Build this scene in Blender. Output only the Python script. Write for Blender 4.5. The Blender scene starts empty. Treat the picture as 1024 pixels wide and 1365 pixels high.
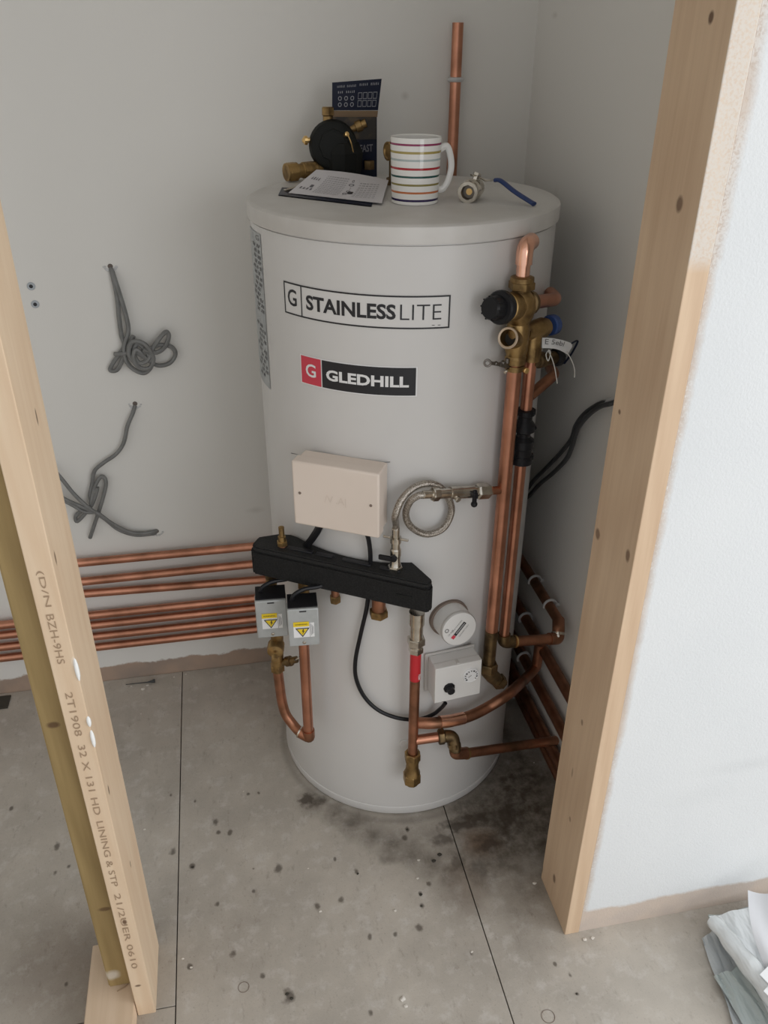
import bpy, bmesh, math, random
from mathutils import Vector, Matrix
random.seed(7)
C = bpy.context.scene.collection
V = Vector
PI = math.pi
# ------------------------------------------------------------------ camera
FPX, PITCH, ROLL, YAW, CAMZ = 1104.4809, math.radians(29.7239), math.radians(.3535), math.radians(11.3606), 1.5387
fw = V((math.sin(YAW)*math.cos(PITCH), math.cos(YAW)*math.cos(PITCH), -math.sin(PITCH)))
rt0 = V((math.cos(YAW), -math.sin(YAW), 0)); up0 = rt0.cross(fw)
rt = rt0*math.cos(ROLL) + up0*math.sin(ROLL); up = -rt0*math.sin(ROLL) + up0*math.cos(ROLL)
cd = bpy.data.cameras.new('camera'); cam = bpy.data.objects.new('camera', cd); C.objects.link(cam)
cd.sensor_fit = 'HORIZONTAL'; cd.sensor_width = 36; cd.lens = FPX/1024*36; cd.clip_start = .02
M4 = Matrix((( rt.x, up.x, -fw.x, 0), (rt.y, up.y, -fw.y, 0), (rt.z, up.z, -fw.z, CAMZ), (0, 0, 0, 1)))
cam.matrix_world = M4
bpy.context.scene.camera = cam
# ------------------------------------------------------------------ world, lights, exposure
w = bpy.data.worlds.new('world'); bpy.context.scene.world = w; w.use_nodes = True
bg = w.node_tree.nodes['Background']; bg.inputs[0].default_value = (.975, .985, 1.0, 1); bg.inputs[1].default_value = .72
def area(name, loc, target, sx, sy, power, col):
    l = bpy.data.lights.new(name, 'AREA'); l.shape = 'RECTANGLE'; l.size = sx; l.size_y = sy; l.energy = power; l.color = col
    o = bpy.data.objects.new(name, l); C.objects.link(o); o.location = loc
    o.rotation_euler = (V(target)-V(loc)).to_track_quat('-Z', 'Y').to_euler(); return o
area('window_daylight', (1.5, -2.0, 1.6), (.1, 1.2, .8), 1.6, 1.6, 21, (.96, .98, 1.0))
area('side_window_daylight', (3.0, -.7, 1.5), (-.2, 1.0, .7), 1.5, 1.5, 44, (.96, .98, 1.0))
vs = bpy.context.scene.view_settings
vs.view_transform = 'Standard'; vs.look = 'None'; vs.gamma = 1; vs.exposure = 0.0; vs.use_curve_mapping = False

# ------------------------------------------------------------------ measuring: a photograph pixel onto a real plane / the tank
TX, TY, TR = .3399, 1.5371, .275
CP = V((0, 0, CAMZ))
def ray(px, py): return fw + rt*((px-512)/FPX) - up*((py-682.5)/FPX)
def pp(px, py, x=None, y=None, z=None):
    d = ray(px, py)
    t = x/d.x if x is not None else y/d.y if y is not None else (z-CAMZ)/d.z
    return CP + d*t
def pk(px, py, off=0):
    d = ray(px, py); a = d.x**2+d.y**2; b = -2*(d.x*TX+d.y*TY); c = TX*TX+TY*TY-(TR+off)**2
    D = max(b*b-4*a*c, 0); return CP + d*((-b-math.sqrt(D))/2/a)
def zrow(x, y, py):
    n = up*FPX + fw*(py-682.5)      # (d . n) = 0
    return CAMZ - (x*n.x + y*n.y)/n.z
def tank(phi, z, off=0): return V((TX+(TR+off)*math.sin(phi), TY-(TR+off)*math.cos(phi), z))

# ------------------------------------------------------------------ materials
def nmat(name):
    m = bpy.data.materials.new(name); m.use_nodes = True; nt = m.node_tree
    return m, nt, nt.nodes['Principled BSDF']
def nd(nt, typ, **kw):
    n = nt.nodes.new(typ)
    for k, v in kw.items():
        if k.startswith('i_'):
            n.inputs[int(k[2:])].default_value = v
        else: setattr(n, k, v)
    return n
def lk(nt, a, b): nt.links.new(a, b)
def noise(nt, co, scale, detail=3, rough=.5, sc=None):
    n = nd(nt, 'ShaderNodeTexNoise'); n.inputs['Scale'].default_value = scale; n.inputs['Detail'].default_value = detail; n.inputs['Roughness'].default_value = rough
    if sc:
        mp = nd(nt, 'ShaderNodeMapping'); mp.inputs['Scale'].default_value = sc; lk(nt, co, mp.inputs[0]); lk(nt, mp.outputs[0], n.inputs['Vector'])
    else: lk(nt, co, n.inputs['Vector'])
    return n.outputs['Fac']
def mrange(nt, v, a, b, c=0, d=1, smooth=False):
    n = nd(nt, 'ShaderNodeMapRange'); n.interpolation_type = 'SMOOTHSTEP' if smooth else 'LINEAR'
    lk(nt, v, n.inputs[0])
    for i, x in enumerate((a, b, c, d)): n.inputs[i+1].default_value = x
    return n.outputs[0]
def mix(nt, fac, a, b):
    n = nd(nt, 'ShaderNodeMix', data_type='RGBA')
    if isinstance(fac, (int, float)): n.inputs[0].default_value = fac
    else: lk(nt, fac, n.inputs[0])
    for s, i in ((a, 6), (b, 7)):
        if isinstance(s, tuple): n.inputs[i].default_value = (*s, 1)
        else: lk(nt, s, n.inputs[i])
    return n.outputs[2]
def mth(nt, op, a, b=None):
    n = nd(nt, 'ShaderNodeMath', operation=op)
    for i, s in enumerate((a, b)):
        if s is None: continue
        if isinstance(s, (int, float)): n.inputs[i].default_value = s
        else: lk(nt, s, n.inputs[i])
    return n.outputs[0]
def bump(nt, b, h, strength, dist=.002):
    n = nd(nt, 'ShaderNodeBump'); n.inputs['Strength'].default_value = strength; n.inputs['Distance'].default_value = dist
    lk(nt, h, n.inputs['Height']); lk(nt, n.outputs[0], b.inputs['Normal'])
def obco(nt): return nd(nt, 'ShaderNodeTexCoord').outputs['Object']
def spots(nt, co, lst, dist=.5, dsc=25):
    """lst of (centre, radii, edge softness, strength) -> one mask"""
    nz = nd(nt, 'ShaderNodeTexNoise'); nz.inputs['Scale'].default_value = dsc; nz.inputs['Detail'].default_value = 3; lk(nt, co, nz.inputs['Vector'])
    nf = mth(nt, 'MULTIPLY', mth(nt, 'SUBTRACT', nz.outputs['Fac'], .5), dist*2)
    out = None
    for c, r, soft, st in lst:
        s = nd(nt, 'ShaderNodeVectorMath', operation='SUBTRACT'); lk(nt, co, s.inputs[0]); s.inputs[1].default_value = c
        d = nd(nt, 'ShaderNodeVectorMath', operation='DIVIDE'); lk(nt, s.outputs[0], d.inputs[0]); d.inputs[1].default_value = r
        l = nd(nt, 'ShaderNodeVectorMath', operation='LENGTH'); lk(nt, d.outputs[0], l.inputs[0])
        v = mrange(nt, mth(nt, 'ADD', l.outputs['Value'], nf), 1+soft, 1-soft, 0, st)
        out = v if out is None else mth(nt, 'MAXIMUM', out, v)
    return out
def simple(name, col, rough=.5, metal=0, col2=None, nscale=20, bscale=None, bstr=.2, rough2=None, coat=0, lo=.4, hi=.65):
    m, nt, b = nmat(name); b.inputs['Base Color'].default_value = (*col, 1); b.inputs['Roughness'].default_value = rough; b.inputs['Metallic'].default_value = metal
    if coat: b.inputs['Coat Weight'].default_value = coat
    co = obco(nt)
    if col2:
        f = mrange(nt, noise(nt, co, nscale, 4), lo, hi); lk(nt, mix(nt, f, col, col2), b.inputs['Base Color'])
        if rough2 is not None: lk(nt, mrange(nt, f, 0, 1, rough, rough2), b.inputs['Roughness'])
    if bscale: bump(nt, b, noise(nt, co, bscale, 3), bstr)
    return m
MT = {}
MT['tank'] = simple('tank_white_enamel', (.66, .65, .635), .32, 0, (.62, .61, .595), 3, None)
MT['lid'] = simple('lid_white_plastic', (.64, .625, .60), .45, 0, (.55, .53, .50), 7, 160, .06)
MT['grime'] = simple('seam_grey', (.30, .29, .27), .6)
MT['copper'] = simple('copper', (.68, .32, .21), .32, 1, (.30, .14, .085), 11, None, .2, .42, lo=.35, hi=.75)
MT['copper_bright'] = simple('copper_bright', (.95, .55, .40), .22, 1, (.80, .42, .30), 30)
MT['copper_dull'] = simple('copper_dull', (.50, .23, .14), .38, 1, (.18, .10, .06), 16, None, .2, .5, lo=.35, hi=.7)
MT['brass'] = simple('brass', (.42, .28, .12), .40, 1, (.20, .13, .06), 40, 120, .25, .55)
MT['brass_dark'] = simple('brass_tarnished', (.22, .15, .075), .44, 1, (.10, .07, .04), 40, 120, .25, .55)
MT['gunmetal'] = simple('gunmetal', (.20, .18, .16), .4, 1)
MT['brass_bright'] = simple('brass_bright', (.85, .58, .25), .28, 1)
MT['chrome'] = simple('nickel_plate', (.66, .62, .55), .22, 1, (.48, .44, .38), 60)
MT['steel'] = simple('galvanised_steel', (.60, .61, .60), .42, .85, (.50, .51, .50), 25)
MT['silverplas'] = simple('silver_painted_cover', (.47, .49, .49), .38, .35, (.43, .45, .45), 50)
MT['foam2'] = simple('black_foam_top', (.020, .020, .020), .6, 0, (.028, .028, .028), 300, 420, .5)
MT['foam'] = simple('black_foam', (.012, .012, .012), .75, 0, (.02, .02, .02), 300, 420, .5)
MT['black'] = simple('black_plastic', (.014, .014, .016), .35)
MT['blackmatt'] = simple('black_matt', (.012, .013, .012), .6, bscale=60, bstr=.2)
MT['cream'] = simple('cream_plastic', (.78, .68, .60), .35, 0, (.75, .65, .57), 5)
MT['white'] = simple('white_plastic', (.72, .71, .69), .4)
MT['greyplas'] = simple('grey_plastic', (.58, .56, .53), .45)
MT['gasket'] = simple('brown_gasket', (.20, .15, .12), .6)
MT['red'] = simple('red_print', (.55, .02, .03), .4)
MT['redlab'] = simple('red_label', (.62, .05, .08), .4)
MT['ink'] = simple('black_ink', (.015, .015, .018), .4)
MT['inkgrey'] = simple('grey_ink', (.16, .16, .16), .6)
MT['inktimber'] = simple('faded_brown_ink', (.36, .25, .16), .8)
MT['labelwhite'] = simple('label_white', (.80, .80, .80), .45)
MT['labelgrey'] = simple('label_grey', (.42, .44, .44), .45, 0, (.34, .36, .37), 60)
MT['platewhite'] = simple('plate_white', (.68, .67, .655), .35)
MT['yellow'] = simple('label_yellow', (.80, .58, .02), .45)
MT['navy'] = simple('navy_card', (.012, .016, .035), .35)
MT['blue'] = simple('blue_vinyl', (.02, .045, .16), .45, bscale=200, bstr=.15)
MT['bluecap'] = simple('blue_cap', (.03, .07, .22), .5)
MT['paper'] = simple('paper', (.66, .64, .66), .7)
MT['print'] = simple('paper_print', (.12, .115, .13), .7)
MT['grey_cable'] = simple('grey_cable_sheath', (.20, .20, .195), .5, 0, (.16, .16, .155), 40)
MT['dark_cable'] = simple('dark_cable_sheath', (.045, .048, .05), .45)
MT['clipwhite'] = simple('clip_white', (.55, .55, .55), .45)
MT['string'] = simple('string', (.65, .64, .60), .8)
MT['darkhole'] = simple('hole_dark', (.03, .028, .025), .9)
MT['holebrown'] = simple('hole_brown', (.14, .115, .10), .9)
MT['plaster_chip'] = simple('plaster_chip', (.70, .66, .60), .9)
MT['dirtchip'] = simple('dirt_crumb', (.05, .045, .035), .95)
for k_ in ('black', 'blackmatt', 'foam', 'foam2', 'navy'):
    MT[k_].node_tree.nodes['Principled BSDF'].inputs['Specular IOR Level'].default_value = .22
# braided hose: fine diagonal weave
m, nt, b = nmat('braided_steel'); b.inputs['Metallic'].default_value = .85; b.inputs['Roughness'].default_value = .32
co = obco(nt); v = nd(nt, 'ShaderNodeTexVoronoi'); v.inputs['Scale'].default_value = 520; lk(nt, co, v.inputs['Vector'])
lk(nt, mix(nt, mrange(nt, v.outputs['Distance'], 0, .7), (.72, .67, .60), (.24, .21, .18)), b.inputs['Base Color']); bump(nt, b, v.outputs['Distance'], .5, .001); MT['braid'] = m
# mug: white glaze with printed bands (object z in metres)
m, nt, b = nmat('striped_glaze'); b.inputs['Roughness'].default_value = .12
MUG_H = .1035
co = obco(nt); sep = nd(nt, 'ShaderNodeSeparateXYZ'); lk(nt, co, sep.inputs[0]); z = mth(nt, 'DIVIDE', sep.outputs[2], MUG_H)
rp = nd(nt, 'ShaderNodeValToRGB'); rp.color_ramp.interpolation = 'CONSTANT'; lk(nt, z, rp.inputs[0])
white = (.80, .79, .76, 1)
bands = [(.075, (.03, .02, .08)), (.195, (.50, .16, .06)), (.312, (.25, .21, .07)), (.432, (.01, .07, .06)), (.552, (.40, .02, .03)), (.680, (.42, .48, .48)), (.790, (.38, .30, .09)), (.905, (.26, .03, .10))]
els = rp.color_ramp.elements; els[0].position = 0; els[0].color = white; els[1].position = 1; els[1].color = white
for p, c in bands:
    e = els.new(p-.017); e.color = (*c, 1); e = els.new(p+.015); e.color = white
lk(nt, rp.outputs[0], b.inputs['Base Color']); MT['mug'] = m
MT['mugwhite'] = simple('white_glaze', (.80, .79, .76), .12)
# timber
def timber(name, a, bcol, knots, org, axis='z', ring=1.0, extra=None, wash=False, drip=(.80, .76, .70)):
    m, nt, b = nmat(name); co = obco(nt); b.inputs['Roughness'].default_value = .6
    s = {'z': (34, 34, 1.6), 'y': (34, 1.6, 34)}[axis]
    n1 = noise(nt, co, 1, 4, .6, s); n2 = noise(nt, co, 1, 5, .6, tuple(k*5 for k in s))
    wv = nd(nt, 'ShaderNodeTexWave', wave_type='RINGS', rings_direction='Y'); wv.inputs['Scale'].default_value = 5; wv.inputs['Distortion'].default_value = 5; wv.inputs['Detail'].default_value = 2
    mp = nd(nt, 'ShaderNodeMapping'); mp.inputs['Scale'].default_value = (3, 3, .35) if axis == 'z' else (3, .35, 3); mp.inputs['Location'].default_value = (.7, .4, .3)
    lk(nt, co, mp.inputs[0]); lk(nt, mp.outputs[0], wv.inputs['Vector'])
    f = mth(nt, 'ADD', mth(nt, 'MULTIPLY', mrange(nt, n1, .35, .65), .5), mth(nt, 'ADD', mth(nt, 'MULTIPLY', mrange(nt, n2, .35, .7), .2), mth(nt, 'MULTIPLY', wv.outputs['Fac'], .3*ring)))
    col = mix(nt, f, a, bcol)
    if knots:
        k = spots(nt, co, [(V(c)-V(org), r, .3, s_) for c, r, s_ in knots], .25, 60)
        col = mix(nt, k, col, (.10, .045, .02))
    if extra:
        k = spots(nt, co, [(V(c)-V(org), r, .4, s_) for c, r, s_ in extra], .5, 40)
        col = mix(nt, k, col, drip)
    if wash:
        sp_ = nd(nt, 'ShaderNodeSeparateXYZ'); lk(nt, co, sp_.inputs[0])
        k = mth(nt, 'MULTIPLY', mth(nt, 'MULTIPLY', mrange(nt, sp_.outputs[2], 1.295, 1.315), mrange(nt, sp_.outputs[1], -.0645, -.0655)), mrange(nt, noise(nt, co, 260, 3, .6), .38, .54, .5, .9))
        col = mix(nt, k, col, (.68, .63, .57))
    lk(nt, col, b.inputs['Base Color']); bump(nt, b, n2, .12, .001)
    return m

# ------------------------------------------------------------------ mesh builder
def frame(d):
    d = d.normalized(); h = V((0, 0, 1)) if abs(d.z) < .9 else V((1, 0, 0))
    a = d.cross(h).normalized(); return a, d.cross(a).normalized()
def fillet(pts, rad, n=6):
    pts = [V(p) for p in pts]; out = [pts[0]]
    for i in range(1, len(pts)-1):
        p, q, r = pts[i-1], pts[i], pts[i+1]; a = (p-q); c = (r-q)
        k = min(rad, a.length*.49, c.length*.49); s = q+a.normalized()*k; e = q+c.normalized()*k
        for j in range(n+1):
            t = j/n; out.append(s*(1-t)**2 + q*2*t*(1-t) + e*t*t)
    out.append(pts[-1]); return out
def spline(pts, n=8):
    pts = [V(p) for p in pts]; P = [pts[0]*2-pts[1]] + pts + [pts[-1]*2-pts[-2]]; out = []
    for i in range(1, len(P)-2):
        a, b_, c, d = P[i-1:i+3]
        for j in range(n):
            t = j/n; out.append(.5*((2*b_) + (c-a)*t + (2*a-5*b_+4*c-d)*t*t + (3*b_-a-3*c+d)*t**3))
    out.append(pts[-1]); return out
class B:
    def __init__(s): s.bm = bmesh.new()
    def face(s, vs, smooth=False):
        try: f = s.bm.faces.new(vs); f.smooth = smooth
        except ValueError: pass
    def rings(s, rings, closed=True, cap0=True, cap1=True, smooth=True):
        n = len(rings[0]); vv = [[s.bm.verts.new(p) for p in r] for r in rings]
        for a, b_ in zip(vv, vv[1:]):
            for i in range(n if closed else n-1):
                s.face((a[i], a[(i+1) % n], b_[(i+1) % n], b_[i]), smooth)
        if cap0: s.face(list(reversed(vv[0])))
        if cap1: s.face(vv[-1])
        return s
    def tube(s, pts, r, seg=14, caps=True, flat=1.0):
        pts = [V(p) for p in pts]; rs = r if isinstance(r, (list, tuple)) else [r]*len(pts)
        u, v_ = frame(pts[1]-pts[0]); rings = []
        for i, p in enumerate(pts):
            d = (pts[min(i+1, len(pts)-1)]-pts[max(i-1, 0)]).normalized()
            u = (u-d*u.dot(d)).normalized(); v_ = d.cross(u)
            rings.append([p + u*rs[i]*math.cos(2*PI*k/seg) + v_*rs[i]*flat*math.sin(2*PI*k/seg) for k in range(seg)])
        return s.rings(rings, True, caps, caps)
    def lathe(s, a, d, prof, seg=24, smooth=True, cap=True, rot=0):
        """a base, d direction, prof [(t, r)] metres along d; duplicates of t make a hard edge"""
        a = V(a); d = V(d).normalized(); u, v_ = frame(d); rings = []
        for t, r in prof:
            rings.append([a + d*t + (u*math.cos(2*PI*k/seg+rot) + v_*math.sin(2*PI*k/seg+rot))*max(r, 1e-5) for k in range(seg)])
        if not smooth: return s.rings(rings, True, cap, cap, False)
        # split at sharp corners: emit separate strips
        for i in range(len(rings)-1):
            pass
        s.rings(rings, True, cap, cap, True); return s
    def hexn(s, a, d, t0, t1, r, c=.12):
        w_ = t1-t0; return s.lathe(a, d, [(t0, r*.86), (t0+w_*c, r), (t1-w_*c, r), (t1, r*.86)], 6, False)
    def box(s, c, ex, ey, ez, sx, sy, sz, bev=0, seg=2):
        c, ex, ey, ez = V(c), V(ex), V(ey), V(ez); t = bmesh.new()
        bmesh.ops.create_cube(t, size=1)
        for v_ in t.verts: v_.co = V((v_.co.x*sx, v_.co.y*sy, v_.co.z*sz))
        if bev: bmesh.ops.bevel(t, geom=t.edges[:], offset=bev, segments=seg, affect='EDGES', profile=.5)
        mp = {}
        for v_ in t.verts: mp[v_] = s.bm.verts.new(c + ex*v_.co.x + ey*v_.co.y + ez*v_.co.z)
        for f in t.faces:
            s.face([mp[v_] for v_ in f.verts], bool(bev) and f.calc_area() < bev*max(sx, sy, sz)*1.2)
        t.free(); return s
    def abox(s, x0, x1, y0, y1, z0, z1, bev=0):
        return s.box(((x0+x1)/2, (y0+y1)/2, (z0+z1)/2), (1, 0, 0), (0, 1, 0), (0, 0, 1), x1-x0, y1-y0, z1-z0, bev)
    def prism(s, poly, mp, d):
        """poly list of 2D, mp maps (x, y, depth) -> world"""
        a = [s.bm.verts.new(mp(x, y, 0)) for x, y in poly]; b_ = [s.bm.verts.new(mp(x, y, d)) for x, y in poly]
        s.face(a); s.face(list(reversed(b_))); n = len(poly)
        for i in range(n): s.face((a[i], b_[i], b_[(i+1) % n], a[(i+1) % n]))
        return s
    def sphere(s, c, r, sub=2, sc=(1, 1, 1), jit=0):
        t = bmesh.new(); bmesh.ops.create_icosphere(t, subdivisions=sub, radius=1); mp = {}
        for v_ in t.verts:
            k = 1+random.uniform(-jit, jit); mp[v_] = s.bm.verts.new(V(c)+V((v_.co.x*sc[0], v_.co.y*sc[1], v_.co.z*sc[2]))*r*k)
        for f in t.faces: s.face([mp[v_] for v_ in f.verts], not jit)
        t.free(); return s
    def grid(s, nx, ny, fn, smooth=True):
        g = [[s.bm.verts.new(fn(i/nx, j/ny)) for i in range(nx+1)] for j in range(ny+1)]
        for j in range(ny):
            for i in range(nx): s.face((g[j][i], g[j][i+1], g[j+1][i+1], g[j+1][i]), smooth)
        return s
    def text(s, string, x0, x1, y0, y1, mp, bold=0, th=0):
        vs_, fs = textmesh(string, bold)
        if not vs_: return s
        ax = min(v_[0] for v_ in vs_); bx_ = max(v_[0] for v_ in vs_); ay = min(v_[1] for v_ in vs_); by = max(v_[1] for v_ in vs_)
        nv = [s.bm.verts.new(mp(x0+(v_[0]-ax)/(bx_-ax)*(x1-x0), y0+(v_[1]-ay)/(by-ay)*(y1-y0))) for v_ in vs_]
        for f in fs: s.face([nv[i] for i in f])
        return s
    def done(s, name, m, parent=None, label=None, cat=None, group=None, kind=None, origin=None, sharp=True, split=False):
        if name in ('nut', 'screw', 'wing', 'brass_nub', 'ferrule', 'solder_ring') or (name == 'string'): split = True
        if parent is not None and kind is None and name in ('lettering', 'small_print', 'handwriting', 'printed_lettering', 'card_print', 'dial_marks', 'grip_ribs', 'black_print', 'outline', 'broken_plaster_rim', 'yellow_print', 'raised_mark'): kind = 'stuff'
        bm = s.bm; bmesh.ops.recalc_face_normals(bm, faces=bm.faces[:]) if len(bm.faces) else None
        if sharp:
            for e in bm.edges:
                if len(e.link_faces) == 2 and e.calc_face_angle(0) > .5: e.smooth = False
        if split and len(bm.verts):
            todo = set(bm.verts); isl = []
            while todo:
                st_ = [todo.pop()]; grp = [st_[0]]
                while st_:
                    v0 = st_.pop()
                    for e in v0.link_edges:
                        v1_ = e.other_vert(v0)
                        if v1_ in todo: todo.remove(v1_); st_.append(v1_); grp.append(v1_)
                isl.append(grp)
            if len(isl) > 1:
                if parent is None:
                    allc = [v_.co for v_ in bm.verts]; parent = empty(name, V((sum(c_.x for c_ in allc)/len(allc), sum(c_.y for c_ in allc)/len(allc), min(c_.z for c_ in allc))), label, cat, group, kind); ret = parent; label = cat = group = kind = None; name = split if isinstance(split, str) else 'piece'
                else: ret = None
                for grp in isl:
                    nb = B(); mp_ = {v_: nb.bm.verts.new(v_.co) for v_ in grp}; gs = set(grp)
                    for f in bm.faces:
                        if f.verts[0] in gs: nb.face([mp_[v_] for v_ in f.verts], f.smooth)
                    o_ = nb.done(name, m, parent, label, sharp=sharp); ret = ret or o_
                bm.free(); return ret
        if parent is not None: org = parent['_o'] and V(parent['_o'])
        elif origin is not None: org = V(origin)
        elif kind == 'structure': org = V((0, 0, 0))
        else:
            xs = [v_.co for v_ in bm.verts]; org = V(((min(p.x for p in xs)+max(p.x for p in xs))/2, (min(p.y for p in xs)+max(p.y for p in xs))/2, min(p.z for p in xs)))
        bmesh.ops.translate(bm, verts=bm.verts[:], vec=-org)
        me = bpy.data.meshes.new(name); bm.to_mesh(me); bm.free()
        me.materials.append(MT[m] if isinstance(m, str) else m)
        o = bpy.data.objects.new(name, me); C.objects.link(o); o['_o'] = tuple(org)
        if parent is not None: o.parent = parent
        else: o.location = org
        tag(o, label, cat, group, kind); return o
def tag(o, label=None, cat=None, group=None, kind=None):
    if label: o['label'] = label
    if cat: o['category'] = cat
    if group: o['group'] = group
    if kind: o['kind'] = kind
def empty(name, loc, label=None, cat=None, group=None, kind=None):
    o = bpy.data.objects.new(name, None); C.objects.link(o); o.location = loc; o['_o'] = tuple(V(loc)); o.empty_display_size = .02
    tag(o, label, cat, group, kind); return o
_tc = {}
def textmesh(string, bold=0):
    k = (string, bold)
    if k in _tc: return _tc[k]
    cu = bpy.data.curves.new('t', 'FONT'); cu.body = string; cu.size = 1; cu.offset = bold; cu.resolution_u = 3
    o = bpy.data.objects.new('t', cu); C.objects.link(o); bpy.context.view_layer.update()
    ev = o.evaluated_get(bpy.context.evaluated_depsgraph_get()); me = ev.to_mesh()
    r = ([tuple(v_.co) for v_ in me.vertices], [tuple(p.vertices) for p in me.polygons])
    ev.to_mesh_clear(); bpy.data.objects.remove(o); bpy.data.curves.remove(cu); _tc[k] = r; return r
X, Y, Z = V((1, 0, 0)), V((0, 1, 0)), V((0, 0, 1))

# ------------------------------------------------------------------ the setting
BY, WX, LY0, LY1 = 1.8648, .687, .919, 1.051      # back wall, right wall, front / back of the partition
LX, RX = -.232, .5546                             # faces of the door lining
FL = lambda px, py: pp(px, py, z=0)
# wall paint with an unpainted plaster strip low down
m, nt, b = nmat('wall_paint'); co = obco(nt); sep = nd(nt, 'ShaderNodeSeparateXYZ'); lk(nt, co, sep.inputs[0])
n = noise(nt, co, 14, 5, .65); n3 = noise(nt, co, 70, 3)
edge = mth(nt, 'SUBTRACT', mth(nt, 'ADD', sep.outputs[2], mth(nt, 'MULTIPLY', mth(nt, 'SUBTRACT', n, .5), .045)), .048)
paint = mrange(nt, edge, -.003, .003)
pl = mix(nt, mrange(nt, noise(nt, co, 9, 4), .4, .65), (.40, .29, .22), (.30, .24, .20))
smu = spots(nt, co, [(V(c)-V((0, 0, 0)), r, .8, s_) for c, r, s_ in [
    (pp(460, 540, y=BY), (.02, .1, .02), .25), (pp(540, 128, y=BY), (.006, .05, .006), .6), (pp(740, 270, x=WX), (.05, .01, .02), .3), (pp(740, 20, x=WX), (.05, .01, .004), .5),
    (pp(340, 680, y=BY), (.015, .1, .006), .4)]], .6, 30)
wc = mix(nt, smu, (.74, .725, .69), (.50, .47, .43))
lk(nt, mix(nt, paint, pl, wc), b.inputs['Base Color']); b.inputs['Roughness'].default_value = .7
bump(nt, b, mth(nt, 'ADD', n3, mth(nt, 'MULTIPLY', paint, .8)), .12, .002); MT['wall'] = m
B().abox(-1.9, WX+.1, BY, BY+.1, -.06, 2.4).done('wall_back', 'wall', kind='structure')
B().abox(WX, WX+.1, LY1, BY, -.06, 2.4).done('wall_right', 'wall', kind='structure')
# front partition: thin white mist coat, bare plaster along the lining and the floor
m, nt, b = nmat('partition_paint'); co = obco(nt); sep = nd(nt, 'ShaderNodeSeparateXYZ'); lk(nt, co, sep.inputs[0])
n = noise(nt, co, 10, 5, .7); nf = noise(nt, co, 260, 3, .6)
zz, xx = sep.outputs[2], sep.outputs[0]
up_ = mrange(nt, zz, 1.295, 1.315)                       # above: wide stippled band, below: narrow bare strip
wedge = mth(nt, 'ADD', .592, mth(nt, 'MULTIPLY', up_, .004))
ex_ = mth(nt, 'SUBTRACT', mth(nt, 'ADD', xx, mth(nt, 'MULTIPLY', mth(nt, 'SUBTRACT', n, .5), .018)), wedge)
ez_ = mth(nt, 'SUBTRACT', mth(nt, 'ADD', zz, mth(nt, 'MULTIPLY', mth(nt, 'SUBTRACT', n, .5), .03)), .062)
px_ = mrange(nt, ex_, -.006, .006); pz_ = mrange(nt, ez_, -.004, .005); pt_ = mth(nt, 'MULTIPLY', px_, pz_)
bare = mix(nt, mrange(nt, noise(nt, co, 12, 4), .4, .6), (.60, .50, .42), (.54, .46, .40))
mot = mth(nt, 'MULTIPLY', mrange(nt, mth(nt, 'ADD', nf, mth(nt, 'MULTIPLY', up_, .12)), .50, .66), mth(nt, 'MULTIPLY', mrange(nt, noise(nt, co, 5, 2), .38, .55), .75))
bare = mix(nt, mth(nt, 'MULTIPLY', mot, pz_), bare, (.70, .67, .63))
smg = spots(nt, co, [(pp(1000, 1020, y=LY0), (.07, .5, .012), .9, .16), (pp(940, 1060, y=LY0), (.06, .5, .02), .9, .08)], .5, 8)
wt = mix(nt, smg, mix(nt, mrange(nt, noise(nt, co, 2.5, 3), .35, .7), (.74, .755, .76), (.69, .71, .72)), (.45, .47, .47))
lk(nt, mix(nt, pt_, bare, wt), b.inputs['Base Color']); b.inputs['Roughness'].default_value = .75
bump(nt, b, mth(nt, 'ADD', nf, mth(nt, 'MULTIPLY', pt_, .6)), .3, .002); MT['partition'] = m
B().abox(RX+.0305, 2.3, LY0+.0015, LY1, 0.0002, 2.4).done('wall_front', 'partition', kind='structure')
B().abox(-2.0, -1.9, -1.6, BY+.1, 0, 2.4).done('wall_left', 'wall', kind='structure')
B().abox(-2.0, 2.3, -.2, BY+.1, 2.4, 2.5).done('ceiling', 'wall', kind='structure')
# floor: chipboard sheets 600 wide, grimy and dusty
m, nt, b = nmat('dusty_chipboard'); co = obco(nt)
n1 = noise(nt, co, 3.5, 8, .68); n2 = noise(nt, co, 26, 6, .7); n3 = noise(nt, co, 240, 3, .6)
col = mix(nt, mrange(nt, n1, .36, .64), (.52, .475, .415), (.395, .36, .315))
col = mix(nt, mth(nt, 'MULTIPLY', mrange(nt, n2, .52, .66), .55), col, (.60, .57, .53))
col = mix(nt, mth(nt, 'MULTIPLY', mrange(nt, noise(nt, co, 60, 5, .75, (1, .45, 1)), .57, .70), .45), col, (.24, .20, .165))
col = mix(nt, mth(nt, 'MULTIPLY', mrange(nt, n3, .6, .75), .4), col, (.16, .135, .11))
def st(px, py, rx, ry, soft, s_): p = FL(px, py); return ((p.x, p.y, 0), (rx, ry, .2), soft, s_)
def seg(p0, p1, n_, rx, ry, soft, s_): return [st(p0[0]+(p1[0]-p0[0])*t, p0[1]+(p1[1]-p0[1])*t, rx, ry, soft, s_) for t in [i/(n_-1) for i in range(n_)]]
broad = [st(655, 1110, .10, .12, .6, .95), st(700, 1060, .10, .24, .6, 1.0), st(690, 1180, .05, .10, .8, .5), st(600, 1110, .07, .03, .8, .45), st(640, 1060, .15, .06, .6, .5)] \
    + seg((420, 1072), (600, 1165), 8, .026, .030, .8, .72) + [st(610, 1190, .04, .05, .9, .35), st(160, 1290, .14, .09, .9, .3), st(330, 1230, .12, .1, .9, .15)]
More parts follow.
